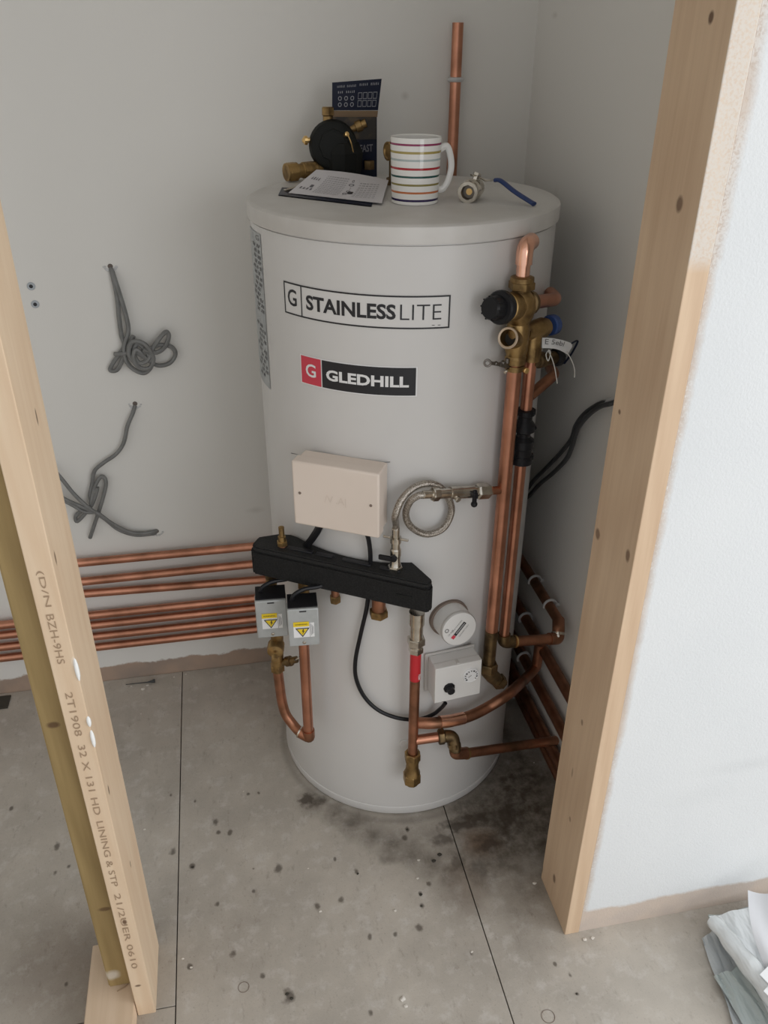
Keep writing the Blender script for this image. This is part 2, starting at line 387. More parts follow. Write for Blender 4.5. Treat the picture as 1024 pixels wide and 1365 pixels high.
dark = [st(409, 1066, .016, .02, .4, .9), st(425, 1068, .02, .01, .5, .7), st(612, 1100, .035, .014, .5, .9), st(590, 1120, .02, .012, .5, .7), st(640, 1090, .04, .02, .6, .9), st(650, 1125, .03, .018, .6, .85),
        st(675, 1090, .03, .04, .6, .9), st(610, 1150, .014, .018, .5, .6), st(640, 1160, .02, .02, .8, .5), st(520, 1145, .02, .012, .9, .5), st(470, 1095, .03, .012, .9, .4)]
for px, py, r in [(287, 1095, 6), (291, 1110, 4), (306, 1109, 5), (230, 1135, 6), (257, 1155, 5), (371, 1157, 8), (338, 1158, 3), (338, 1188, 3), (447, 1145, 3), (475, 1162, 4), (423, 1209, 5), (455, 1200, 5), (561, 1191, 4), (562, 1207, 4), (560, 1237, 6), (572, 1178, 4),
                  (290, 1205, 4), (312, 1270, 6), (253, 1289, 4), (350, 1301, 4), (385, 1330, 9), (493, 1248, 4), (543, 1105, 4), (540, 1118, 5), (331, 1058, 3), (345, 1057, 3), (76, 1128, 6), (74, 1163, 4), (92, 1155, 4), (15, 1078, 4), (628, 1272, 4), (88, 1312, 3), (495, 1350, 4), (760, 1300, 3), (770, 1325, 3), (740, 1285, 3), (527, 1245, 4), (260, 1068, 3), (228, 1060, 3)]:
    p = FL(px, py); k = r/760; dark.append(((p.x, p.y, 0), (k*.75, k*1.0, .2), .45, .8))
bs = mth(nt, 'MULTIPLY', spots(nt, co, broad, .9, 9), mrange(nt, noise(nt, co, 38, 6, .7), .36, .60, .55, 1))  # broad brown stains, deepened to put the right corner's shade into the floor colour
col = mix(nt, mth(nt, 'MULTIPLY', bs, .93), col, (.062, .047, .030))
rst = spots(nt, co, [st(640, 1122, .035, .03, .7, .7), st(620, 1180, .03, .05, .9, .35), st(90, 1290, .1, .1, .9, .3)], .8, 20)
col = mix(nt, rst, col, (.20, .13, .085))
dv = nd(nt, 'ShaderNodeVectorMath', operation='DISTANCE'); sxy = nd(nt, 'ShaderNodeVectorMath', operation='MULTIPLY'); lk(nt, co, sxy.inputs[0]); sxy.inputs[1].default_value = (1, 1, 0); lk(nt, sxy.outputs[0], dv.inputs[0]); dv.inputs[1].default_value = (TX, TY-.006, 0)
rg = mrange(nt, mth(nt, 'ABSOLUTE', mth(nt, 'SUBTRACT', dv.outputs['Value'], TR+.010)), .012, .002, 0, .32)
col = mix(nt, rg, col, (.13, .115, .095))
col = mix(nt, mth(nt, 'MULTIPLY', spots(nt, co, dark, 1.6, 55), .9), col, (.055, .040, .028))
pale = [st(345, 918, .035, .02, .8, .5), st(930, 1295, .08, .006, .8, .5), st(900, 1330, .08, .08, .9, .3), st(537, 1336, .014, .02, .3, .9), st(180, 985, .02, .02, .8, .5)]
col = mix(nt, spots(nt, co, pale, .6, 40), col, (.55, .51, .45))
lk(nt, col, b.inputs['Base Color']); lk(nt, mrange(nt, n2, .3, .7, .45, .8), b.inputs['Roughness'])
bump(nt, b, mth(nt, 'ADD', n3, mth(nt, 'MULTIPLY', n2, 1.5)), .25, .001); MT['floor'] = m
MT['sub'] = simple('dark_joint', (.035, .03, .025), .95)
fl = B().abox(-2.0, 2.3, -1.6, BY-.0002, -.06, -.019).done('floor', 'sub', kind='structure')
g = .0011; xs = [-2.0, -1.395, -.797, -.1975, .4005, 1.0, 1.6, 2.3]; ends = [[1.0], [-.2, .4], [-.9, .925], [-.5], [-.05], [.3], [-.4]]
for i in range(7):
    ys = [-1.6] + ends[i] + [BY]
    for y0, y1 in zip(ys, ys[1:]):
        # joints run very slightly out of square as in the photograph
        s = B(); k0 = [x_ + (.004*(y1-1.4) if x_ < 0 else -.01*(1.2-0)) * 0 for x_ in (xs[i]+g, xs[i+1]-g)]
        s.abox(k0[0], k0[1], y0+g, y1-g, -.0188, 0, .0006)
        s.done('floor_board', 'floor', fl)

# ------------------------------------------------------------------ door lining, studs
LT = .032
lorg = (LX-LT/2, (LY0+LY1)/2, 0)
L3 = lambda px, py: pp(px, py, y=LY0)
Lf = lambda px, py: pp(px, py, x=LX)
MT['pine_left'] = timber('pine_left', (.76, .60, .43), (.66, .48, .32), [(L3(166, 1229), (.0035, .02, .006), .9), (Lf(145, 1053), (.02, .003, .009), .9), (Lf(174, 1152), (.02, .0025, .008), .8), (Lf(74, 744), (.02, .003, .010), .8), (Lf(49, 556), (.02, .003, .010), .8), (Lf(159, 1012), (.02, .003, .012), .4)] +
    [(L3(184, 1314), (.005, .02, .003), .8)], lorg, extra=[(Lf(122, 985), (.012, .006, .022), 1.0), (Lf(118, 966), (.008, .003, .02), 1.0), (Lf(101, 890), (.008, .004, .022), 1.0)], drip=(.97, .97, .95))
ll = B().abox(LX-LT, LX, LY0, LY1, 0, 2.2, .0015).done('door_lining', 'pine_left', origin=lorg, label='pale new pine door lining post on the left with faded printed lettering', cat='timber')
# faded mill lettering down the narrow front edge, reading downwards (letter tops to the right)
tb = B(); yq = LY0-.0006
def vt(string, pa, pb, wid=.0095):
    a = L3(*pa); c = L3(*pb); xc = LX-LT*.55
    mp = lambda u, v_: V((xc + (v_-.5)*wid, yq, a.z + (c.z-a.z)*u))
    tb.text(string, 0, 1, 0, 1, mp, 0)
vt('(D/N', (62, 760), (71, 808)); vt('BZH-9HS', (73, 818), (89, 884)); vt('2T1908', (97, 922), (112, 980)); vt('32 X 131 HD', (115, 992), (137, 1085))
vt('LINING & STP', (138, 1094), (162, 1180)); vt('21/2UER 0610', (163, 1190), (184, 1290))
tb.done('printed_lettering', 'inktimber', ll, sharp=False)
MT['drip'] = simple('dried_white_drip', (.90, .90, .88), .12)
for py_d, l_ in ((985, .017), (962, .010), (893, .020)):
    B().sphere((LX-.0005, LY0+.0005, zrow(LX, LY0, py_d)), 1, 2, (.0032, .0032, l_)).done('paint_drip', 'drip', ll)
rorg = (RX+.015, (LY0+LY1)/2, 0)
Rf = lambda px, py: pp(px, py, x=RX)
MT['pine_right'] = timber('pine_right', (.70, .525, .36), (.56, .39, .255), [(Rf(948, 23), (.02, .005, .006), .9), (Rf(906, 272), (.02, .007, .009), .75), (Rf(837, 741), (.02, .006, .010), .75), (Rf(797, 712), (.02, .007, .009), .7), (Rf(826, 549), (.02, .004, .004), .8),
     (Rf(723, 1158), (.02, .004, .012), .6), (Rf(739, 1171), (.02, .006, .010), .75), (Rf(760, 1092), (.02, .004, .006), .5), (Rf(776, 963), (.02, .004, .006), .6), (Rf(763, 1030), (.02, .003, .012), .4)], rorg, wash=True)
rl = B().abox(RX, RX+.030, LY0, LY1, 0, 2.2, .0015).done('door_lining', 'pine_right', origin=rorg, label='pine door lining post on the right against the white partition', cat='timber')
MT['treated'] = timber('treated_timber', (.42, .30, .13), (.29, .20, .08), [(pp(72, 962, y=.965), (.009, .02, .006), .8), (pp(140, 1207, y=.965), (.011, .02, .005), .7)], (-.3, .98, .04), extra=[(pp(150, 1295, y=.965), (.012, .02, .012), .6)])
# stud leans a little, standing on the sole plate
sl = B(); s0, s1 = -.312, -.268
def stp(x, y, z): return V((x + .0*z, y, z))
for_top = .012
bmv = [(s0, .958, .0385), (LX-LT-.0015, .958, .0385), (LX-LT-.0015, 1.046, .0385), (s0, 1.046, .0385), (s0+for_top, .958, 2.2), (LX-LT-.0015, .958, 2.2), (LX-LT-.0015, 1.046, 2.2), (s0+for_top, 1.046, 2.2)]
vv = [sl.bm.verts.new(V(q)) for q in bmv]
for f in ((0, 1, 2, 3), (4, 5, 6, 7), (0, 1, 5, 4), (1, 2, 6, 5), (2, 3, 7, 6), (3, 0, 4, 7)): sl.face([vv[i] for i in f])
bmesh.ops.bevel(sl.bm, geom=sl.bm.edges[:], offset=.0025, segments=2, affect='EDGES')
sl.done('timber_stud', 'treated', origin=(-.3, .98, .04), label='green-brown treated timber stud behind the left door lining', cat='timber')
MT['pine_sole'] = timber('pine_sole', (.74, .58, .43), (.64, .48, .33), [], (-.3, .9, 0), axis='y')
sp = B().abox(-.350, LX-LT-.0012, .62, 1.048, .0002, .038, .002).done('sole_plate', 'pine_sole', origin=(-.3, .9, 0), label='short pine plate lying flat on the floor under the treated stud', cat='timber')
sd = B()
sd.tube([V((-.297, .948, .0385)), V((-.283, .953, .0400)), V((-.272, .964, .0392))], .0009, 5)
sd.done('splinter', 'inktimber', sp)

# ------------------------------------------------------------------ the hot water cylinder
TH = 1.2958
hw = empty('hot_water_cylinder', (TX, TY, 0), 'tall white hot water cylinder standing in the cupboard corner', 'water cylinder')
SEG = 96
B().lathe((TX, TY, .0), Z, [(0.0, TR-.012), (.004, TR-.002), (.010, TR+.0005), (.020, TR+.001), (.0255, TR+.0005), (.027, TR-.0012), (.0285, TR-.0003), (1.2635, TR), (1.2640, TR-.0025), (1.2665, TR-.0025)], SEG).done('body', 'tank', hw)
B().lathe((TX, TY, 1.2668), Z, [(0, TR+.0002), (.0002, TR+.0042), (.022, TR+.0047), (.0255, TR+.0035), (.0282, TR-.001), (.0290, TR-.007), (.0290, TR*.6), (.0290, .02)], SEG).done('lid', 'lid', hw)
def strip(phi0, phi1, z0, z1, off, name, mt, parent, rnd=0, z0b=None, z1b=None):
    s = B(); n_ = max(4, int(abs(phi1-phi0)*40)); z0b = z0 if z0b is None else z0b; z1b = z1 if z1b is None else z1b
    s.grid(n_, 4, lambda u, v_: tank(phi0+(phi1-phi0)*u, (z0+(z0b-z0)*u)*(1-v_)+(z1+(z1b-z1)*u)*v_, off)); return s.done(name, mt, parent)
D = math.radians
def cylmap(phi0, phi1, z0, z1, off, dzl=0):
    return lambda u, v_: tank(phi0+(phi1-phi0)*u, z0+(z1-z0)*v_ + dzl*(1-u), off)
# upper product mark: outlined plate, G | STAINLESSLITE
f0, f1, zb, zt = D(-57.7), D(4.0), 1.1345, 1.1880
mpa = cylmap(f0, f1, zb, zt, .0011, .002)
pl_ = B().grid(24, 3, lambda u, v_: cylmap(f0, f1, zb, zt, .0006, .002)(u, v_)).done('nameplate_sticker', 'platewhite', hw, label='white sticker outlined in black reading STAINLESSLITE')
s = B(); wpx = .0026/.297; hpx = .0026/.0535
def rr(s, x0, x1, y0, y1, mp, n_=20): s.grid(n_, 1, lambda u, v_: mp(x0+(x1-x0)*u, y0+(y1-y0)*v_), False)
rr(s, 0, 1, 0, hpx, mpa); rr(s, 0, 1, 1-hpx, 1, mpa); rr(s, 0, wpx, 0, 1, mpa, 1); rr(s, 1-wpx, 1, 0, 1, mpa, 1); rr(s, .137, .137+wpx*.9, 0, 1, mpa, 1)
s.done('outline', 'ink', pl_)
s = B().text('G', .032, .104, .28, .80, mpa, .012).text('STAINLESS', .175, .705, .28, .74, mpa, .03).text('LITE', .728, .952, .28, .74, mpa, -.012)
s.text('..', .90, .95, .10, .12, mpa).done('lettering', 'ink', pl_, sharp=False)
# lower mark: red square G, black bar GLEDHILL
f0, f1, zb, zt = D(-50.4), D(-7.0), 1.0215, 1.0700
mpb = cylmap(f0, f1, zb, zt, .0011); mpc = cylmap(f0, f1, zb, zt, .0016)
gl = B().grid(18, 3, lambda u, v_: cylmap(f0, f1, zb, zt, .0006)(-.012+1.024*u, -.04+1.08*v_)).done('maker_sticker', 'labelwhite', hw, label='red and black sticker reading GLEDHILL')
s = B(); rr(s, 0, .205, 0, 1, mpb, 6); s.done('red_square', 'redlab', gl)
s = B(); rr(s, .215, 1, 0, 1, mpb, 16); s.done('black_bar', 'ink', gl)
B().text('G', .05, .155, .28, .76, mpc, .015).text('GLEDHILL', .255, .945, .30, .70, mpc, .035).done('lettering', 'labelwhite', gl, sharp=False)
# grey data plate on the left flank
f0, f1 = D(-93), D(-72.6)
npl = strip(f0, f1, .975, 1.252, .0008, 'data_plate', 'labelgrey', hw); mpd = cylmap(f0, f1, .975, 1.252, .0013)
s = B(); rnd = random.Random(3)
for j in range(26):
    v0 = .06+j*.034
    if 10 < j < 13: continue
    u0 = .35+rnd.random()*.25; s.text(rnd.choice(['/ll /I ll', 'III II/', '/I/ III', 'I// /II', '//I II', 'II/ /I/']), u0, min(.95, u0+.3+.3*rnd.random()), v0, v0+.022, mpd, .03)
s.text('G', .74, .92, .955, .985, mpd).done('lettering', 'inkgrey', npl, sharp=False)
# small round boss low on the front
c = pk(541, 991, 0); nrm = V((c.x-TX, c.y-TY, 0)).normalized()
B().lathe(c-nrm*.004, nrm, [(0, .014), (.007, .014), (.009, .0125), (.0095, .002)], 24).done('boss', 'tank', hw)

# ------------------------------------------------------------------ wiring box
def fr(th): t = V((math.cos(th), math.sin(th), 0)); n_ = V((math.sin(th), -math.cos(th), 0)); return t, n_   # tangent, outward normal
t_, n_ = fr(-.5233); fc = V((.1656, 1.2569, .8401))
wb = empty('wiring_centre_box', fc-n_*.054-Z*.063, 'cream rectangular plastic wiring box fixed to the cylinder front', 'electrical box')
B().box(fc-n_*.039, t_, -n_, Z, .156, .032, .121, .003).done('back_box', 'cream', wb)
B().box(fc-n_*.0135, t_, -n_, Z, .1620, .027, .1270, .004, 3).done('cover', 'cream', wb)
s = B()
for u, v_ in ((-.067, .002), (.066, .001)):
    s.lathe(fc+t_*u+Z*v_-n_*.001, n_, [(0, .0028), (.0018, .0026), (.0022, .001)], 12)
s.done('screw', 'gasket', wb)
mpw = lambda u, v_: fc + t_*u + Z*v_ + n_*.0004
B().text('/V .A|', -.020, .020, -.012, .006, mpw, .0).done('raised_mark', simple('cream_mark', (.71, .61, .53), .4), wb, sharp=False)
s = B(); s.box(tank(D(-8), .917, .003), (1, 0, 0), (0, 1, 0), Z, .002, .004, .002)
# black cables under the box
def cable(name, pts, r, mt, label, cat='cable', group=None, parent=None, n=8, seg=8):
    return B().tube(spline(pts, n), r, seg).done(name, mt, parent, label, cat, group)
cable('black_cable', [pk(429, 694, .030), pk(424, 706, .026), pk(417, 717, .018), pk(409, 728, .012), pk(405, 742, .012)], .0075, 'black', 'short thick black cable dropping from the left underside of the cream box')
cable('black_cable', [pk(488, 708, .020), pk(492, 722, .016), pk(494, 745, .012), pk(492, 780, .011), pk(489, 810, .011), pk(481, 845, .011), pk(474, 880, .011), pk(475, 905, .011), pk(486, 929, .011), pk(505, 947, .011), pk(530, 957, .011), pk(556, 959, .012), pk(576, 953, .016), pk(588, 944, .026), pk(594, 937, .032)], .0043, 'black',
      'long black cable looping from the cream box down to the white thermostat box', n=10)
B().tube(spline([pk(388, 604, .0012), pk(430, 612, .0012), pk(470, 617, .0012), pk(520, 616, .0012)]), .0005, 5).done('pencil_line', 'ink', hw)

# ------------------------------------------------------------------ black insulated manifold
t_, n_ = fr(-.5165); mc = V((.1682, 1.2730, .6610)); HW, HH = .179, .0315
tz = math.tan(-.030)
ax = V((TX, TY, 0)) - mc; sx0 = ax.dot(t_); dx0 = -ax.dot(n_)
front = [(-HW+.004, 0), (HW-.006, 0), (HW, .006), (HW, .020), (HW-.052, .066), (HW-.064, .067)]
arc = []
for k in range(11):
    s_ = .108 - k*.205/10
    q = (TR+.005)**2-(s_-sx0)**2; arc.append((s_, max(.02, dx0-math.sqrt(q))))
poly = front + arc + [(-HW+.066, .064), (-HW+.054, .072), (-HW+.028, .064), (-HW-.003, .038), (-HW-.003, .010)]
mf = empty('manifold_block', mc-n_*.03-Z*HH, 'long black foam-cased pipe manifold across the cylinder front', 'manifold')
mpm = lambda x, y, d: mc + t_*x - n_*y + Z*(d + x*tz)
s = B().prism(poly, lambda x, y, d: mpm(x, y, -HH + d), HH*1.70); bmesh.ops.bevel(s.bm, geom=s.bm.edges[:], offset=.003, segments=2, affect='EDGES'); s.done('lower_shell', 'foam', mf)
poly2 = [(x*.985, y*.94+.003) for x, y in poly]
s = B().prism(poly2, lambda x, y, d: mpm(x, y, d + HH*.60), HH*.38); bmesh.ops.bevel(s.bm, geom=s.bm.edges[:], offset=.0025, segments=2, affect='EDGES'); s.done('upper_shell', 'foam2', mf)
for k, (x_, w_) in enumerate([(-.085, .052), (-.035, .035), (.030, .058), (.095, .04)]):
    B().box(mpm(x_, .024, HH*.99), t_, -n_, Z, w_, .010, .005, .0015).done('moulded_rib', 'ink', mf)
B().box(mpm(.13, -.0005, -.004), t_, -n_, Z, .03, .002, .006, .0008).done('moulded_badge', 'blackmatt', mf)
# brass vent on the left of the manifold
def at_m(px, py, dep=.026):   # point above the manifold's mid line
    n__, c_ = n_, mc - n_*dep; d = ray(px, py); t = (c_-CP).dot(n__)/d.dot(n__); return CP + d*t
b0 = at_m(377, 735); b1 = at_m(377, 703)
s = B().lathe(b0-Z*.008, Z, [(0, .0085), (.020, .0085), (.022, .007)], 18).done('vent_stub', 'copper_dull', None, 'small brass air vent standing on the left end of the black manifold', 'vent valve')
B().hexn(b0, Z, .014, .024, .0105).lathe(b0, Z, [(.024, .0075), (.034, .0075), (.035, .0055), (b1.z-b0.z, .0055), (b1.z-b0.z+.001, .003)], 14).done('vent_cap', 'brass', s)
# nuts below the manifold
for (px, py, r, lab) in [(447, 797, .011, 'small brass union nut under the middle of the black manifold'), (505, 816, .0185, 'large brass blanking nut under the black manifold')]:
    c = at_m(px, py, .028)
    o = B().lathe(c+Z*.004, Z, [(0, r*.72), (.03, r*.72)], 18).done('union_nut', 'copper_dull', None, lab, 'pipe fitting')
    B().hexn(c-Z*.010, Z, 0, .016, r).lathe(c-Z*.012, Z, [(0, r*.55), (.004, r*.6)], 14).done('nut', 'brass', o)

# ------------------------------------------------------------------ motorised zone valves
def zone_valve(cx, cy, cz, w_, h, th, label, which):
    t_, n_ = fr(th); c = V((cx, cy, cz)); dp = .052
    r = empty('zone_valve', c-n_*dp/2-Z*(h/2+.02), label, 'valve', 'motorised valves under the manifold')
    B().box(c-n_*.0125, t_, -n_, Z, w_, .025, h, .0025).done('cover', 'silverplas', r)
    B().box(c-n_*(.025+(dp-.026)/2), t_, -n_, Z, w_*.97, dp-.026, h*.96, .002).done('motor_case', 'silverplas', r)
    B().box(c-n_*(dp*.52)+Z*(h/2+.0004), t_, -n_, Z, w_*.96, dp*.86, .003, .001).done('top_plate', 'black', r)
    B().box(c+Z*(h*.44)+n_*.0002, t_, -n_, Z, w_*.22, .001, .0025).done('slot', 'ink', r)
    B().lathe(c-Z*(h*.40)-n_*.0005, n_, [(0, .0036), (.0018, .0033), (.0024, .001)], 14).done('screw', 'chrome', r)
    # label: u right, v up, in metres from the face centre
    mp0 = lambda e: (lambda u, v_: c + t_*(u+.001) + Z*(v_-.004) + n_*e)
    a = mp0(.0004); bq = mp0(.0008); cq = mp0(.0012); dq = mp0(.0016)
    q = lambda s, x0, x1, y0, y1, mp: s.grid(1, 1, lambda u, v_: mp(x0+(x1-x0)*u, y0+(y1-y0)*v_), False)
    lb = q(B(), -.020, .019, -.018, .0155, a).done('warning_label', 'labelwhite', r, label='white and yellow electrical warning sticker')
    s = B(); q(s, -.020, .0095, .0075, .0185, bq); s.grid(1, 1, lambda u, v_: cq((-.0135+.0)*(1-u)*v_+.0070*u*v_+(-.00325)*(1-v_), -.0130+.0150*v_), False); s.done('yellow_print', 'yellow', lb)
    s = B(); A_ = [(-.0165, .0045), (.0100, .0045), (-.00325, -.0165)]; cc = (-.00325, -.0030); In = [(cc[0]+(x-cc[0])*.80, cc[1]+(y-cc[1])*.80) for x, y in A_]
    for k in range(3):
        k2 = (k+1) % 3; vq = [s.bm.verts.new(dq(*p)) for p in (A_[k], A_[k2], In[k2], In[k])]; s.face(vq)
    bolt = [(-.0022, .002), (-.0045, -.0045), (-.0022, -.0035), (-.0040, -.0100), (.0008, -.0020), (-.0018, -.0030), (-.0003, .002)]
    vq = [s.bm.verts.new(dq(*p)) for p in bolt]; s.face(vq)
    s.text('WARNING', -.017, .006, .0115, .0145, dq)
    for k in range(3): q(s, .0128+k*.002, .0134+k*.002, -.014+.002*k, .013-.003*k, bq)
    q(s, .0105, .0110, -.018, .0155, bq)
    s.done('black_print', 'ink', lb, sharp=False)
    return r, c, t_, n_
za = zone_valve(.0424, 1.3088, .5602, .0605, .0881, -.0543, 'left grey motorised valve with yellow warning sticker, above the brass valve', 0)
zb_ = zone_valve(.0983, 1.2503, .5758, .0585, .0863, -.0668, 'right grey motorised valve with yellow warning sticker, above straight copper pipe', 1)
# brass bodies joining each head to the manifold
for (r, c, tt, nn), (px, py) in ((za, (362, 777)), (zb_, (405, 785))):
    top = at_m(px, py, .028); s = B()
    s.lathe(V((top.x, top.y, c.z+.055)), Z, [(0, .012), (max(.01, mc.z-HH-c.z-.055+.012), .012)], 18)
    s.hexn(V((top.x, top.y, c.z+.064)), Z, 0, .015, .0165); s.done('union', 'brass_dark', r)
    e = V((top.x, top.y, c.z-.035)); s2 = B().lathe(V((top.x, top.y, c.z-.036)), Z, [(0, .011), (.09, .011)], 14).done('valve_body', 'brass', r)
# short black motor leads arching over the heads
for (r, c, tt, nn), lab in ((za, 'black lead'), (zb_, 'black lead')):
    q = c-nn*.03+Z*.044
    B().tube(spline([q-tt*.020-Z*.002, q-tt*.014+Z*.012, q+tt*.006+Z*.019+(-nn)*.006, q+tt*.032+Z*.018-nn*.012, q+tt*.05+Z*.020-nn*.02]), .0042, 8).done('motor_lead', 'black', r)
# copper leg from the right head and its elbow
PBx = pp(409, 930, y=1.293); pbx, pby = PBx.x, PBx.y; zt_, zb2 = zb_[1].z-.047, zrow(pbx, pby, 982)
cl_ = B().tube([V((pbx, pby, zt_+.02)), V((pbx, pby, zb2))], .0105, 20).done('copper_pipe', 'copper', None, 'straight copper pipe dropping below the right grey motorised valve', 'pipe')
PAy = 1.335
pa = [pp(370, 892, y=PAy), pp(373, 915, y=PAy), pp(376, 935, y=PAy), pp(381, 952, y=PAy-.005), pp(390, 965, y=PAy-.015), pp(399, 975, y=PAy-.030)]
endp = V((pbx, pby, zb2))
cpb = B().tube(spline(pa+[endp+(pa[-1]-endp)*.35]), .0105, 18).done('copper_pipe', 'copper_dull', None, 'bent copper pipe curving down from the left brass valve to the elbow', 'pipe')
s = B(); dd = (pa[-1]-endp).normalized(); s.sphere(endp, .0128, 2); s.tube([endp, endp+Z*.020], .0128, 18); s.tube([endp, endp+dd*.022], .0128, 18)
s.done('elbow', 'copper_dull', cl_)
B().lathe(endp+dd*.0205, dd, [(0, .0133), (.003, .0133)], 18).done('solder_ring', 'chrome', cl_)
# brass balancing valve under the left head
v0 = pp(369, 862, y=1.315); nn = za[3]
bv = empty('brass_valve', pp(371, 890, y=PAy), 'brass drain valve under the left grey motorised valve', 'valve')
s = B(); s.lathe(v0-nn*.012, (nn*1+V((-.15, 0, -.1))), [(0, .012), (.003, .0165), (.018, .0170), (.026, .0155), (.028, .010), (.029, .007), (.0295, .002)], 24)
s.tube([V((v0.x+.003, PAy-.012, v0.z+.03)), pp(370, 893, y=PAy)], .0125, 18); s.done('valve_body', 'brass', bv)
s = B(); s.lathe(pp(366, 874, y=1.290), nn-Z*.3, [(0, .006), (.010, .006), (.0105, .002)], 12); s.hexn(pp(370, 888, y=PAy), Z, -.010, .006, .0155); s.done('nut', 'brass', bv)
s = B(); h0 = pp(377, 883, y=PAy-.008); h1 = pp(396, 879, y=PAy-.022); s.lathe(h0, h1-h0, [(0, .0075), (.008, .0075), (.009, .0105), (.020, .0105), (.021, .0075), ((h1-h0).length, .0070)], 14); s.sphere(h0+(h1-h0)*.55-Z*.004, .0085, 2); s.done('drain_cock', 'brass_dark', bv)
s = B(); s.tube([pp(393, 880, y=PAy-.03), pp(402, 875, y=PAy-.035)], .0022, 8); s.done('drain_pin', 'chrome', bv)

# ------------------------------------------------------------------ riser 1 (28 mm) and riser 2 (22 mm) on the right of the cylinder
V1 = pk(669.5, 680, .028); v1x, v1y = V1.x, V1.y
V2 = pk(688.3, 680, .030); v2x, v2y = V2.x, V2.y
R1 = lambda py: V((v1x, v1y, zrow(v1x, v1y, py)))
R2 = lambda py: V((v2x, v2y, zrow(v2x, v2y, py)))
r1 = B().tube([R1(482), R1(842)], .0125, 24).done('copper_pipe', 'copper', None, 'thick upright copper pipe on the right of the cylinder, front of the pair', 'pipe')
B().tube([R1(840), R1(884)], .0132, 24).done('lower_sleeve', 'brass_dark', r1)
s = B().hexn(R1(892), Z, -.004, .018, .0195); s.done('nut', 'brass_dark', r1)
e0 = R1(892); e1 = pk(668, 911, .045); s = B().tube([e0+Z*.004, e0-Z*.006, e0+(e1-e0)*.35-Z*.006, e1], [.0145, .0155, .0155, .0135], 18); s.lathe(e1-(e1-e0).normalized()*.014, e1-e0, [(0, .0165), (.014, .0165), (.0145, .013), (.019, .0125), (.0192, .010)], 6, False); s.done('elbow', 'brass_dark', r1)
tz1 = zrow(v2x, v2y, 545); tz2 = zrow(v2x, v2y, 616)
r2 = B().tube([R2(462), R2(850)], .0106, 20).done('copper_pipe', 'copper', None, 'thinner upright copper pipe behind the thick one, carrying the black valve', 'pipe')
# black tee-shaped isolator on riser 2
bt = empty('check_valve', R2(616), 'black plastic inline valve clamped round the thinner upright copper pipe', 'valve')
Ls = tz1-tz2
B().lathe(R2(616), Z, [(0, .0115), (.0005, .0205), (.014, .0205), (.017, .018), (.022, .0175), (.030, .0185), (Ls*.30, .0200), (Ls*.44, .0195), (Ls*.50, .0125), (Ls*.57, .0125), (Ls*.61, .0195), (Ls*.72, .0190), (Ls*.80, .0130), (Ls*.88, .0130), (Ls*.905, .0165), (Ls*.99, .0165), (Ls, .0112)], 24).done('body', 'black', bt)
s = B()
for zf in (.12, .95):
    for k in range(12):
        a = k*PI/6; rr_ = .0205 if zf < .5 else .0165; s.box(R2(616)+Z*Ls*zf+V((math.cos(a), math.sin(a), 0))*rr_, (math.cos(a), math.sin(a), 0), (-math.sin(a), math.cos(a), 0), Z, .002, .004, Ls*.07)
s.done('grip_ribs', 'black', bt)
# wing shaped joining webs
B().box(R2(616)+Z*Ls*.66, rt0, V((fw.x, fw.y, 0)).normalized(), Z, .044, .012, Ls*.07, .003).done('web', 'black', bt)

# pressure / expansion valve assembly on riser 1
va = empty('multi_valve', R1(482), 'brass pressure valve assembly with black cap at the head of the thick upright pipe', 'valve')
s = B(); zA, zB, zC, zD, zE = [R1(p_).z for p_ in (484, 470, 440, 410, 386)]
s.lathe(R1(484), Z, [(0, .0175), (.010, .0180), (.014, .0160), (zB-zA+.006, .0195), (zC-zA, .0205), (zC-zA+.012, .0180), (zD-zA-.014, .0230), (zD-zA, .0262), (zD-zA+.016, .0230), (zE-zA-.002, .0140), (zE-zA+.004, .0140)], 24)
s.tube([R1(410), R1(410)+V((.016, .003, .006))], .0185, 18); s.done('body', 'brass', va)
s = B().hexn(R1(386), Z, 0, .014, .0215); s.lathe(R1(386), Z, [(.013, .0195), (.020, .0190), (.022, .0140)], 24); s.done('top_nut', 'brass', va)
# black cap pointing left toward the viewer
c0 = R1(408); cdir = (pp(640, 412, y=v1y-.055)-c0).normalized()
s = B().lathe(c0+cdir*.010, cdir, [(0, .0225), (.024, .0225), (.026, .0205), (.034, .0205)], 24).done('cap_neck', 'brass', va)
cd0 = c0+cdir*.016; s = B().lathe(c0+cdir*.040, cdir, [(0, .024), (.006, .024), (.007, .0270), (.014, .0270), (.017, .025), (.018, .019), (.036, .0185), (.040, .016), (.0405, .003)], 28)
for k in range(10):
    a = k*PI/5; u, v_ = frame(cdir); q = c0+cdir*.068+(u*math.cos(a)+v_*math.sin(a))*.0182
    s.tube([q-cdir*.009, q+cdir*.010], .0015, 6)
s.done('black_cap', 'black', va)
# open brass port facing the viewer
pc = R1(452); pd = (pp(683, 451, y=v1y-.05)-pc).normalized(); pd = (pp(673, 450, y=v1y-.032)-pc).normalized()
s = B().lathe(pc, pd, [(0, .017), (.028, .0165), (.029, .0175), (.036, .0175), (.0362, .0135), (.020, .0125), (.0198, .001)], 24, cap=False); s.done('open_port', 'brass', va)
B().lathe(pc+pd*.0205, pd, [(0, .0122), (.0004, .0080), (.0005, .0075), (.0002, .002)], 20).done('port_bore', 'darkhole', va)
s = B().lathe(pc, pd, [(.0364, .0180), (.0375, .0170), (.0365, .0140)], 24, cap=False).done('port_rim', simple('pale_brass', (.60, .48, .36), .4, .7), va)
